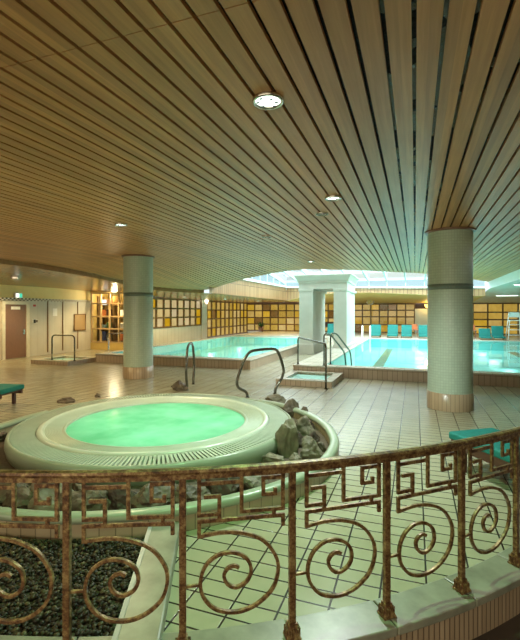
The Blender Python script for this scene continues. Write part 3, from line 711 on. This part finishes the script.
rail_thing('pool_handrail', 'pair of dark handrails going down into the swimming pool corner', 'handrail', tb, 0.022, M['darksteel'], (-2.35, 11.62, 0.3))
tb = []
for dx in (0.0, 0.42):
    p0 = Vector((-2.75 + dx, 24.35, 0.3))
    tb.append((round_path([p0 + Vector((0, 0.1, 0)), p0 + Vector((0, 0.1, 0.66)), p0 + Vector((0.02, -0.35, 0.66)), p0 + Vector((0, -0.42, -0.9))], 0.22, 8), 0))
for z in (-0.2, -0.5): tb.append(([Vector((-2.75, 23.93, z)), Vector((-2.33, 23.93, z))], 0.02))
rail_thing('pool_ladder', 'white ladder arcs at the far corner of the swimming pool', 'ladder', tb, 0.035, M['white'], (-2.6, 24.35, 0.3))

# ---------------------------------------------------------------- hot tub
tb_ = thing('hot_tub', 'round raised hot tub with milky green water and slatted overflow ring', 'hot tub', (TUB.x, TUB.y, 0))
b = MB(); b.lathe([(1.88, 0), (1.905, 0.06), (1.925, 0.14), (1.92, 0.2), (1.91, 0.235), (1.89, 0.25), (1.875, 0.25), (1.87, 0.235), (1.87, 0.19), (1.55, 0.19)], n=128); b.build('shell', M['tub'], tb_, local=True)
b = MB(); b.lathe([(1.585, 0.15), (1.58, 0.245), (1.56, 0.266), (1.535, 0.272), (1.51, 0.265), (1.495, 0.25)], n=128); b.build('lip', mat('polished_pale_stone', (0.50, 0.56, 0.45), (0.46, 0.52, 0.41), 0.25), tb_, local=True)
prof = [(1.495, 0.25)]
for i in range(12): r = 1.485 - i * 0.018; z = 0.247 - i * 0.002; prof += [(r, z), (r - 0.004, z - 0.007), (r - 0.012, z - 0.007), (r - 0.015, z - 0.001)]
prof += [(1.265, 0.222), (1.26, 0.235), (1.245, 0.238), (1.23, 0.222), (1.225, 0.1)]
b = MB(); b.lathe(prof, n=128); b.build('grooved_ring', M['grate'], tb_, local=True)
b = MB(); b.lathe([(1.225, 0.15), (1.21, -0.2), (1.2, -0.45), (0.0, -0.5)], n=64); b.build('basin', M['white'], tb_, local=True)
b = MB(); ns = 240
for i in range(ns):
    a = 2 * pi * i / ns; R_ = Matrix.Rotation(a, 4, 'Z'); b.box(1.727, 0, 0.232, 0.28, 2 * pi * 1.727 / ns * 0.6, 0.02, R_)
b.build('overflow_grating', M['grate'], tb_, local=True)
b = MB(); b.lathe([(1.24, 0.205), (0.9, 0.205), (0.4, 0.205), (0.001, 0.205)], n=64); b.build('water', M['tubwater'], tb_, local=True)
for a in range(4):
    point_light('tub_lamp', (TUB.x + 0.7 * cos(a * pi / 2 + 0.4), TUB.y + 0.7 * sin(a * pi / 2 + 0.4), -0.25), 3.5, (0.75, 1.0, 0.8), 0.15)

# ---------------------------------------------------------------- planter round the tub
RT = [(-200, 2.1), (-180, 2.2), (-160, 2.5), (-140, 2.68), (-115, 2.78), (-90, 2.78), (-70, 2.75), (-45, 2.69), (-20, 2.53), (-12, 2.46), (19, 2.25), (40, 2.18), (48, 2.1)]
pl = thing('rock_planter', 'curved low planter wall around the hot tub with a pale green coping', 'planter', (TUB.x, TUB.y, 0))
path = [tub_pt(p, interp(RT, p)) - Vector((TUB.x, TUB.y, 0)) for p in range(-200, 49, 4)]
b = MB(); b.sweep(path, [(-0.048, 0.0), (0.048, 0.0), (0.048, 0.14), (-0.048, 0.14)]); b.build('wall_face', M['planterface'], pl, local=True)
b = MB(); b.sweep(path, [(-0.055, 0.135), (0.055, 0.135), (0.06, 0.155), (0.055, 0.185), (0.035, 0.198), (-0.035, 0.198), (-0.055, 0.185), (-0.06, 0.155)], smooth=True); b.build('coping', M['tub'], pl, local=True)
so = MB(); so.grid([[tub_pt(p, 1.9, 0.05) for p in range(-200, 49, 4)], [tub_pt(p, interp(RT, p) - 0.05, 0.04) for p in range(-200, 49, 4)]])
tag(so.build('planter_soil', M['soil']), 'dark wet soil and grit between the tub and the planter wall', 'soil', kind='stuff')

def rock_mesh(seed, sx, sy, sz, m):
    bm = bmesh.new(); bmesh.ops.create_icosphere(bm, subdivisions=4, radius=1); rnd = random.Random(seed)
    cuts = []
    for _ in range(9):
        v = Vector((rnd.uniform(-1, 1), rnd.uniform(-1, 1), rnd.uniform(-0.6, 1))).normalized(); cuts.append((v, rnd.uniform(0.55, 0.85)))
    for v in bm.verts:
        p = v.co.copy()
        for nrm, dd in cuts:
            k = p.dot(nrm)
            if k > dd: p -= nrm * (k - dd) * 0.9
        p *= 1 + 0.22 * noise.noise(p * 1.8 + Vector((seed * 3.1, 0, 0))) + 0.12 * noise.noise(p * 4 + Vector((0, seed, 0))) + 0.05 * noise.noise(p * 11 + Vector((seed, 0, 0)))
        v.co = Vector((p.x * sx, p.y * sy, (p.z + 0.55) * sz))
    me = bpy.data.meshes.new('rock'); bm.to_mesh(me); bm.free(); me.materials.append(m)
    o = bpy.data.objects.new('rock', me); C.objects.link(o); return o
RK = 0
def rock(px, py, wpx, hpx, label, m='rock', z=0.05, group=None, deep=0.8, rot=0, xy=None):
    """px, py: centre of the foot; size from the width and height it shows"""
    global RK; RK += 1
    P = px_floor(px, py, z); d = -st * P.x + ct * P.y
    sx = wpx / 427 * d / 2 * 1.15; sz = hpx / 427 * d / 1.3
    o = rock_mesh(RK, sx, sx * deep, sz, M[m]); o.location = (P.x, P.y, z - 0.02); o.rotation_euler = (0, 0, TH + rot); o.name = 'boulder'
    tag(o, label, 'rock', group); return o
rock(285, 455, 24, 33, 'tall upright brown boulder leaning on the tub rim in the planter', 'palerock', deep=0.6)
rock(275, 463, 24, 10, 'low flat boulder at the foot of the tall upright one', 'palerock')
rock(311, 457, 22, 19, 'rounded green-grey boulder against the inside of the planter coping', 'palerock')
rock(304, 434, 19, 16, 'pale boulder behind the tall upright one in the planter', 'palerock')
rock(300, 446, 14, 13, 'dark broken rock wedged between the upright boulder and the coping', 'darkrock')
rock(314, 443, 12, 12, 'small dark rock touching the curved coping', 'darkrock')
rock(290, 416, 17, 15, 'long brown rock lying at the narrow end of the planter', 'rock')
rock(304, 419, 10, 12, 'small upright brown rock near the narrow end of the planter', 'rock')
rock(283, 441, 10, 7, 'small dark stone tucked behind the tall upright boulder', 'darkrock')
rock(296, 462, 12, 9, 'small pale stone between the upright and the rounded boulder', 'palerock')
rock(320, 450, 10, 9, 'small grey stone at the widest bend of the coping', 'rock')
rock(309, 428, 9, 9, 'small stone pressed against the narrow part of the coping', 'darkrock')
rock(275, 402, 19, 8, 'flat pale stone below the bowed grab rail', 'palerock')
rock(179, 390, 15, 9, 'brown boulder beside the end-on grab rail behind the tub', 'rock', z=0.0)
rock(68, 402, 16, 5, 'low dark rock on the floor behind the tub rim', 'rock', z=0.0)
rock(97, 397, 6, 4, 'smallest rock on the floor behind the tub rim', 'rock', z=0.0)
front = [(-150, 2.28, .17, 'darkrock'), (-140, 2.3, .2, 'rock'), (-131, 2.3, .17, 'rock'), (-123, 2.36, .2, 'darkrock'), (-115, 2.33, .22, 'rock'), (-107, 2.4, .17, 'rock'), (-100, 2.35, .23, 'palerock'),
         (-92, 2.42, .2, 'rock'), (-85, 2.33, .2, 'darkrock'), (-78, 2.38, .21, 'rock'), (-70, 2.36, .17, 'rock'), (-62, 2.33, .2, 'darkrock'), (-54, 2.36, .17, 'palerock'),
         (-160, 2.2, .15, 'rock'), (-170, 2.07, .11, 'darkrock'), (-118, 2.14, .13, 'darkrock'), (-96, 2.14, .13, 'rock'), (-75, 2.14, .13, 'rock')]
names = {6: 'large pale boulder under the railing in front of the tub', 12: 'pale boulder nearest the tall upright one at the front of the tub', 14: 'dark rock at the side where the planter narrows near the lounger'}
for i, (p, r, s_, m_) in enumerate(front):
    RK += 1; q = tub_pt(p, r, 0.03); o = rock_mesh(RK, s_ * 1.15, s_ * 0.85, s_ * 0.75, M[m_]); o.name = 'boulder'; o.location = q; o.rotation_euler = (0, 0, radians(p + 90) + TH)
    if i in names: tag(o, names[i], 'rock')
    else: tag(o, 'brown boulder in the planter seen through the greek key bars of the railing', 'rock', 'boulders in the front of the planter')

# ---------------------------------------------------------------- gravel bed and stone ledge by the railing
ld = thing('stone_ledge', 'narrow pale stone ledge between the gravel bed and the tiled floor', 'ledge', cw(-0.7, 2.8))
Ls = [cw(-0.87, 3.45), cw(-0.73, 2.0), cw(-0.50, 2.0), cw(-0.64, 3.45)]
b = MB(); b.prism([(p.x, p.y) for p in Ls], 0.0, 0.1); b.build('slab', M['curb'], ld, 0.012)
b = MB(); b.sweep([Ls[0] + Vector((0, 0, 0.1)), Ls[1] + Vector((0, 0, 0.1))], [(-0.012, -0.06), (0.016, -0.06), (0.016, 0.008), (-0.012, 0.008)]); b.build('edge_strip', mat('dull_aluminium', (0.42, 0.43, 0.42), rough=0.5, metal=0.6), ld)['label'] = 'bright metal edge strip'
rnd = random.Random(3); g = MB()
ico_v = []; bm = bmesh.new(); bmesh.ops.create_icosphere(bm, subdivisions=1, radius=1); bm.verts.ensure_lookup_table()
IV = [v.co.copy() for v in bm.verts]; IF = [tuple(v.index for v in f.verts) for f in bm.faces]; bm.free()
cnt = 0; tries = 0
while cnt < 6500 and tries < 60000:
    tries += 1; xc = rnd.uniform(-3.2, -0.72); d = rnd.uniform(1.9, 4.2)
    if (xc + 1.45) ** 2 + (d - 6.16) ** 2 < 2.86 ** 2: continue
    if (xc + 1.04) ** 2 + (d - 7.52) ** 2 > 5.2 ** 2: continue
    if xc > -0.875 + (3.45 - d) * 0.0966: continue
    s_ = rnd.uniform(0.009, 0.019); P = cw(xc, d, 0.008 + rnd.random() * 0.03)
    R_ = Matrix.Rotation(rnd.uniform(0, 6.28), 3, 'Z') @ Matrix.Rotation(rnd.uniform(-0.5, 0.5), 3, 'X')
    g.add([P + R_ @ Vector((v.x * s_ * 1.25, v.y * s_, v.z * s_ * 0.7)) for v in IV], IF, True); cnt += 1
t = NT('dark_wet_gravel'); gi = t.n('ShaderNodeNewGeometry')
t.principled(t.ramp(gi.outputs['Random Per Island'], [(0.0, (0.008, 0.007, 0.003)), (0.6, (0.026, 0.021, 0.009)), (0.9, (0.065, 0.05, 0.02)), (1.0, (0.11, 0.085, 0.04))]), 0.45, spec=0.3)
tag(g.build('gravel', t.m), 'dark wet gravel in the bed behind the railing', 'gravel', kind='stuff')
gb = fill_poly([[(p.x, p.y) for p in [cw(-3.3, 4.1), cw(-3.3, 2.9)] + [rail_pt(a, 5.2) for a in range(-24, 4, 2)] + [cw(-0.74, 2.35), cw(-0.87, 3.42)] + [tub_pt(a, 2.83) for a in range(-78, -138, -4)]]], 0.012, 'gravel_bed', M['soil'])
tag(gb, 'dark ground under the gravel behind the railing', 'gravel bed', kind='stuff')

# ---------------------------------------------------------------- curb under the railing
cb = thing('balustrade_curb', 'curved pale marble curb with a ribbed tile face carrying the railing', 'curb', tuple(RC))
def ring(a0, a1, r0, r1, z0, z1, n=60):
    b = MB(); rows = []
    for i in range(n + 1):
        p = a0 + (a1 - a0) * i / n
        rows.append([rail_pt(p, r0, z0) - RC, rail_pt(p, r1, z0) - RC, rail_pt(p, r1, z1) - RC, rail_pt(p, r0, z1) - RC])
    m0 = len(b.v); b.grid(rows, False, True); b.f.append((m0, m0 + 1, m0 + 2, m0 + 3)); b.sm.append(False)
    e = m0 + 4 * n; b.f.append((e + 3, e + 2, e + 1, e)); b.sm.append(False); return b
ring(-30, 40, RR - 0.1, RR + 0.085, -0.2, 0.02).build('ribbed_face', M['curbface'], cb, local=True)
# coping slabs with joints
for i in range(12):
    a0 = -30 + i * 6.2 - 0.33; ring(a0 + 0.03, a0 + 6.17, RR - 0.14, RR + 0.105, 0.0, 0.05, 8).build('coping_slab', M['curb'], cb, 0.008, local=True)

# ---------------------------------------------------------------- wrought iron balustrade
bl = thing('balustrade', 'curved rust brown iron railing with greek key and scroll panels', 'railing', tuple(RC + Vector((0, 0, 0.05))))
O = RC + Vector((0, 0, 0.05))
pp = [rail_pt(-14 + i * 0.8, RR, 0) - RC for i in range(66)]
pp = [p for p in pp]
def lift(z): return [Vector((p.x, p.y, z)) for p in pp]
b = MB(); b.sweep(lift(0.93 - 0.005), [(0.024, -0.012), (0.028, 0.0), (0.022, 0.012), (0.0, 0.017), (-0.022, 0.012), (-0.028, 0.0), (-0.024, -0.012)], smooth=False); b.build('top_rail', M['iron'], bl, local=True)
b = MB(); b.sweep(lift(0.897), [(-0.014, -0.012), (0.014, -0.012), (0.014, 0.018), (-0.014, 0.018)]); b.build('under_rail', M['iron'], bl, local=True)
post_proto = key_proto = scroll_proto = None
def bars(pts, w_=0.02, dpt=0.016):
    b = MB(); b.sweep([(x, 0, z) for x, z in pts], [(-w_ / 2, -dpt / 2), (w_ / 2, -dpt / 2), (w_ / 2, dpt / 2), (-w_ / 2, dpt / 2)], up=Vector((0, 1, 0))); return b
def kp(x, y): return ((x - 183) * 0.001745, 0.935 - (y - 25) * 0.00174)
key_lines = [[(245, 112), (291, 112), (291, 165), (231, 165), (231, 72), (358, 72), (358, 163), (486, 163), (486, 66), (425, 66), (425, 116), (462, 116), (462, 98)],
             [(486, 217), (486, 184), (231, 184), (231, 228), (243, 228)], [(358, 45), (358, 72)], [(291, 165), (291, 184)], [(458, 163), (458, 184)], [(231, 45), (231, 72)], [(486, 45), (486, 66)]]
def catmull(P, n=8):
    out = []; P = [Vector((x, y)) for x, y in P]; Q = [P[0] * 2 - P[1]] + P + [P[-1] * 2 - P[-2]]
    for i in range(1, len(Q) - 2):
        for j in range(n):
            t_ = j / n; a, b_, c_, d_ = Q[i - 1], Q[i], Q[i + 1], Q[i + 2]
            v = 0.5 * ((2 * b_) + (c_ - a) * t_ + (2 * a - 5 * b_ + 4 * c_ - d_) * t_ * t_ + (3 * b_ - a - 3 * c_ + d_) * t_ ** 3); out.append((v.x, v.y))
    out.append((P[-1].x, P[-1].y)); return out
scr = catmull([(231, 228), (300, 222), (365, 230), (425, 258), (464, 310), (470, 360), (450, 412), (400, 452), (340, 466), (280, 450), (243, 408), (235, 360), (252, 315), (290, 288), (335, 286), (374, 308), (387, 345), (374, 376), (342, 391), (315, 378), (305, 352), (316, 332), (336, 326), (350, 333)])
for k in range(-2, 7):
    phi = 0.68 + 6.2 * k; P = rail_pt(phi) - RC; yaw = TH + radians(phi)
    if post_proto is None:
        b = MB(); b.box(0, 0, 0.445, 0.036, 0.032, 0.89)
        post_proto = b.build('post', M['iron'], bl, 0.004, local=True)
        b = MB(); b.box(0, 0, 0.006, 0.082, 0.078, 0.012); frus(b, -0.022, 0.022, -0.02, 0.02, 0.07, 0.012, 0.016)
        b.box(0, 0, 0.072, 0.048, 0.044, 0.01)
        for s_ in range(5):
            for sg in (-1, 1): b.box(-0.024 + s_ * 0.012, sg * 0.031, 0.035, 0.005, 0.014, 0.04); b.box(sg * 0.033, -0.022 + s_ * 0.011, 0.035, 0.014, 0.005, 0.04)
        b.build('post_base', M['iron'], post_proto, 0.002, local=True)
        po_ = post_proto
    else:
        po_ = copy_tree(post_proto, bl)
    po_.location = P; po_.rotation_euler = (0, 0, yaw)
    if k == 6: break
    P2 = rail_pt(phi + 6.2) - RC; ya = atan2(P2.y - P.y, P2.x - P.x)
    if key_proto is None:
        b = MB()
        for ln in key_lines:
            q = bars([kp(*p) for p in ln]); b.add(q.v, q.f)
        key_proto = b.build('greek_key_panel', M['iron'], bl, 0.002, local=True)
        b = MB(); q = bars([kp(*p) for p in scr], 0.018, 0.018); b.add(q.v, q.f); q = bars([kp(183, 373), kp(237, 373)], 0.014, 0.014); b.add(q.v, q.f)
        scroll_proto = b.build('scroll', M['iron'], bl, 0.002, local=True)
        ko, so_ = key_proto, scroll_proto
    else:
        ko = copy_tree(key_proto, bl); so_ = copy_tree(scroll_proto, bl)
    for o in (ko, so_): o.location = P; o.rotation_euler = (0, 0, ya)

# ---------------------------------------------------------------- loungers near the tub
def lounger(label, loc, yaw, length, width=0.63, back=0.0, z=0.40):
    """local: foot end at x=0 running to +x"""
    root = thing('sun_lounger', label, 'lounger', loc); root.rotation_euler = (0, 0, yaw)
    b = MB(); b.box(length / 2 + 0.03, 0, z - 0.11, length, width - 0.05, 0.03)
    for sg in (-1, 1): b.box(length / 2 + 0.03, sg * (width / 2 - 0.03), z - 0.125, length, 0.05, 0.1)
    b.build('wooden_frame', M['darkwood'], root, 0.008, local=True)
    for x in (0.2, length - 0.15):
        for sg in (-1, 1):
            b = MB(); b.box(x, sg * (width / 2 - 0.03), (z - 0.17) / 2, 0.055, 0.05, z - 0.17); b.build('leg', M['darkwood'], root, local=True)
    Lc = length - (0.45 if back else 0)
    b = MB(); b.box(Lc / 2 - 0.01, 0, z - 0.045, Lc, width, 0.09); b.build('teal_cushion', M['teal'], root, 0.025, 3, local=True)
    if back:
        R_ = Matrix.Translation((Lc, 0, z - 0.08)) @ Matrix.Rotation(-back, 4, 'Y')
        b = MB(); b.box(0.3, 0, 0.045, 0.6, width, 0.09, R_); b.build('back_cushion', M['teal'], root, 0.025, 3, local=True)
    return root
p = cw(2.5, 5.06); ax = cw(0.27, -0.96)
lounger('dark wooden lounger with a teal cushion just behind the railing', (p.x, p.y, 0), atan2(ax.y, ax.x), 1.35, 0.63, 0.9, 0.40)
p = cw(-4.62, 8.0); ax = cw(-0.98, 0.12)
lounger('dark wooden lounger with a teal towel behind the hot tub', (p.x, p.y, 0), atan2(ax.y, ax.x), 1.9, 0.62, 0.6, 0.38)

# ---------------------------------------------------------------- recliners on the far deck
def recliner():
    root = thing('recliner', '', 'recliner')
    for sg in (-1, 1):
        b = MB(); b.tube([(sg * 0.26, -0.35, 0.12), (sg * 0.26, 0.2, 0.12), (sg * 0.26, 0.4, 0.6)], 0.02, 6); b.build('side_frame', M['frame'], root, local=True)
    for x in (-0.26, 0.26):
        for y in (-0.3, 0.3):
            b = MB(); b.box(x, y, 0.06, 0.04, 0.04, 0.12); b.build('leg', M['frame'], root, local=True)
    b = MB(); b.box(0, -0.06, 0.14, 0.54, 0.6, 0.09); b.build('seat_cushion', M['teal'], root, 0.02, local=True)
    R_ = Matrix.Translation((0, 0.22, 0.1)) @ Matrix.Rotation(radians(-15), 4, 'X')
    b = MB(); b.box(0, 0, 0.3, 0.56, 0.08, 0.66, R_); b.build('back_cushion', M['teal'], root, 0.025, local=True)
    return root
proto = recliner()
rl = [(375.5, 25.1, 'teal recliner beside the white ladder arcs'), (392.5, 25.1, 'teal recliner second from the white ladder arcs'), (406.5, 25.1, 'teal recliner third from the white ladder arcs'),
      (424, 25.1, 'teal recliner in front of the white far pier'), (485.5, 25.1, 'shorter teal recliner seen just past the round pool column'), (498.5, 25.1, 'teal recliner next to the white lifeguard chair'),
      (331, 26.0, 'teal recliner seen through the opening of the white gateway')]
for i, (px, Y, lab) in enumerate(rl):
    o = proto if i == 0 else copy_tree(proto)
    q = on_y(Y, px, 330); o.location = (q.x, Y, 0.3); tag(o, lab, 'recliner', 'recliners along the far deck')
    if i == 4: o.scale = (1, 1, 0.8)
q = on_y(26.0, 513, 320); lg = thing('lifeguard_chair', 'tall white lifeguard chair at the far edge of the pool', 'chair', (q.x, 25.6, 0.3))
for sx in (-1, 1):
    b = MB(); b.tube([(sx * 0.34, -0.3, 0), (sx * 0.24, -0.02, 1.0)], 0.025, 6); b.build('leg', M['white'], lg, local=True)
    b = MB(); b.tube([(sx * 0.34, 0.4, 0), (sx * 0.24, 0.12, 1.4)], 0.025, 6); b.build('leg', M['white'], lg, local=True)
for i in range(3):
    b = MB(); z = 0.25 + i * 0.27; b.box(0, -0.3 + z * 0.28, z, 0.62 - z * 0.18, 0.06, 0.03); b.build('rung', M['white'], lg, local=True)
b = MB(); b.box(0, 0.08, 1.0, 0.5, 0.4, 0.04); b.build('seat', M['white'], lg, local=True)
b = MB(); b.box(0, 0.18, 1.3, 0.5, 0.03, 0.26); b.build('backrest', M['white'], lg, local=True)
for px, lab in ((414.5, 'small brown wooden table between two teal recliners'), (472, 'small brown wooden table by the round pool column')):
    q = on_y(25.9, px, 330); tt = thing('side_table', lab, 'table', (q.x, 25.9, 0.3))
    b = MB(); b.box(0, 0, 0.42, 0.42, 0.42, 0.04); b.build('table_top', M['doorwood'], tt, local=True)
    for sx in (-1, 1):
        for sy in (-1, 1):
            b = MB(); b.box(sx * 0.17, sy * 0.17, 0.2, 0.04, 0.04, 0.4); b.build('leg', M['doorwood'], tt, local=True)
    b = MB(); b.box(0, 0, 0.6, 0.3, 0.04, 0.3); b.build('rear_panel', M['orange'], tt, local=True)
q = on_y(29.6, 261, 330); pt = thing('potted_plant', 'green potted plant in front of the far amber lattice', 'plant', (q.x, 29.6, 0.3))
b = MB(); b.lathe([(0.0, 0.0), (0.16, 0.0), (0.22, 0.34), (0.19, 0.34), (0.0, 0.3)], n=16); b.build('pot', M['doorwood'], pt, local=True)
b = MB(); rnd = random.Random(8)
for i in range(60):
    a = rnd.uniform(0, 6.28); e = rnd.uniform(0.3, 1.3); L = rnd.uniform(0.3, 0.6); dv = Vector((cos(a) * cos(e), sin(a) * cos(e), sin(e))); sd = dv.cross(Vector((0, 0, 1))).normalized() * 0.05
    p0 = Vector((0, 0, 0.32)); m_ = p0 + dv * L * 0.6; p1 = p0 + dv * L + Vector((0, 0, -0.12)); b.add([p0, m_ + sd, p1, m_ - sd], [(0, 1, 2, 3)])
b.build('foliage', M['leaf'], pt, local=True)
bn = [(-7.6, 'dark bench under the far lattice next to the gateway'), (-8.9, 'dark bench under the far lattice second from the gateway')]
for x, lab in bn:
    tt = thing('bench', lab, 'bench', (x + 1.6, 30.2, 0.3)); b = MB(); b.box(0, 0, 0.38, 1.1, 0.4, 0.06); b.build('seat', M['darkwood'], tt, local=True)
    b = MB(); b.box(0, 0.2, 0.55, 1.1, 0.05, 0.35); b.build('backrest', M['darkwood'], tt, local=True)
    for sx in (-0.48, 0.48):
        b = MB(); b.box(sx, 0, 0.18, 0.06, 0.36, 0.36); b.build('leg', M['darkwood'], tt, local=True)

# ---------------------------------------------------------------- ceiling lamps
def downlight(px, py, label, power, col, lensmat, r=0.105, zfix=None, Xp=None, group=None, ang=150, big=True):
    if Xp is None:
        d = 1.49 * 427 / (311 - py); P = cw((px - 260) / 427 * d, d); P.z = zc(P.x, P.y)
        if P.z < 3.28:
            for _ in range(30):
                d = (P.z - 1.8) * 427 / (311 - py); P = cw((px - 260) / 427 * d, d); P.z = zc(P.x, P.y)
    else: P = Vector(Xp)
    root = thing('ceiling_spotlight', label, 'ceiling lamp', P, group)
    b = MB(); b.lathe([(r * 1.0, 0.0), (r * 1.02, -0.02), (r * 0.95, -0.03), (r * 0.82, -0.024), (r * 0.8, -0.01), (r * 0.8, 0.02)], n=28); b.build('trim_ring', M['steel'], root, local=True)
    b = MB(); b.lathe([(r * 0.8, -0.012), (r * 0.4, -0.02), (0.001, -0.022)], n=24); b.build('lens', lensmat, root, local=True)
    if big:
        rnd = random.Random(int(px))
        for i in range(6):
            a = i * 1.05 + rnd.random() * 0.4; rr = r * rnd.uniform(0.35, 0.7); b = MB(); b.box(rr * cos(a), rr * sin(a), -0.026, r * 0.2, r * 0.12, 0.006); b.build('louvre', M['black'], root, local=True)
    if power: spot_light('lamp_light', (P.x, P.y, P.z - 0.05), power * LAMP, col, ang, r * 0.7)
    return P
GRN = (0.36, 1.0, 0.40)
LAMP = 0.9
downlight(268, 99, 'large chrome spotlight in the slatted ceiling nearest the railing', 140, GRN, M['lens'], 0.11)
downlight(333, 197, 'chrome spotlight in the slatted ceiling facing the round pool column', 320, (0.86, 1.0, 0.93), M['lens'], 0.105)
downlight(121, 224, 'chrome spotlight in the slatted ceiling near the column behind the tub', 190, (1, 0.82, 0.48), M['lens'], 0.105)
downlight(311, 261, 'small bright spotlight near the edge of the slatted ceiling', 300, (0.92, 1.0, 0.92), M['lensbright'], 0.1, big=False)
for px, py, lab in ((266.5, 236, 'dark unlit spotlight far along the slatted ceiling'), (322, 213, 'dark unlit spotlight just beyond the chrome one facing the pool column')):
    downlight(px, py, lab, 0, GRN, M['black'], 0.09, big=False)
WARM = (1.0, 0.74, 0.36)
for P, lab in (((4.7, 26.4, 2.67), 'slim strip light on the pale side ceiling beyond the pool column'), ((4.3, 19.8, 2.9), 'slim strip light on the pale side ceiling nearest the slatted boards')):
    sl = thing('strip_light', lab, 'ceiling lamp', P)
    b = MB(); b.box(0, 0, -0.01, 1.1, 0.14, 0.04); b.build('housing', M['white'], sl, local=True)
    b = MB(); b.box(0, 0, -0.04, 1.04, 0.08, 0.03); b.build('diffuser', M['lens'], sl, 0.01, local=True)
for X, Y, lab, pw, cl in ((-2.2, -1.2, 'spotlight in the slatted ceiling behind the railing viewpoint', 80, (1, 0.93, 0.72)), (1.6, -0.6, 'spotlight in the slatted ceiling outside the railing', 70, (0.9, 1, 0.8)),
                   (-6.5, 1.5, 'spotlight in the slatted ceiling outside the railing by the gravel bed', 80, WARM), (-9.4, 6.0, 'spotlight in the slatted ceiling over the far lounger', 220, WARM)):
    downlight(1, 0, lab, pw, cl, M['lens'], 0.11, Xp=(X, Y, 3.29))
for P, lab, pw in (((-12.9, 10.9, 2.9), 'warm downlight in the lower ceiling in front of the brown door', 120), ((-12.6, 15.2, 2.73), 'warm downlight in the lower ceiling above the display window', 110),
                   ((-10.6, 18.3, 2.46), 'warm downlight in the lower ceiling nearest the amber parapet windows', 80), ((-9.6, 20.9, 2.45), 'warm downlight in the lower ceiling above the bathing pool', 80),
                   ((-9.4, 25.5, 2.44), 'warm downlight in the lower ceiling by the side wall lattice', 80), ((-8.6, 28.6, 2.43), 'warm downlight in the lower ceiling by the far lattice', 80)):
    downlight(int(pw), 0, lab, pw * 1.7, WARM, M['lenswarm'], 0.12, Xp=P, big=False)
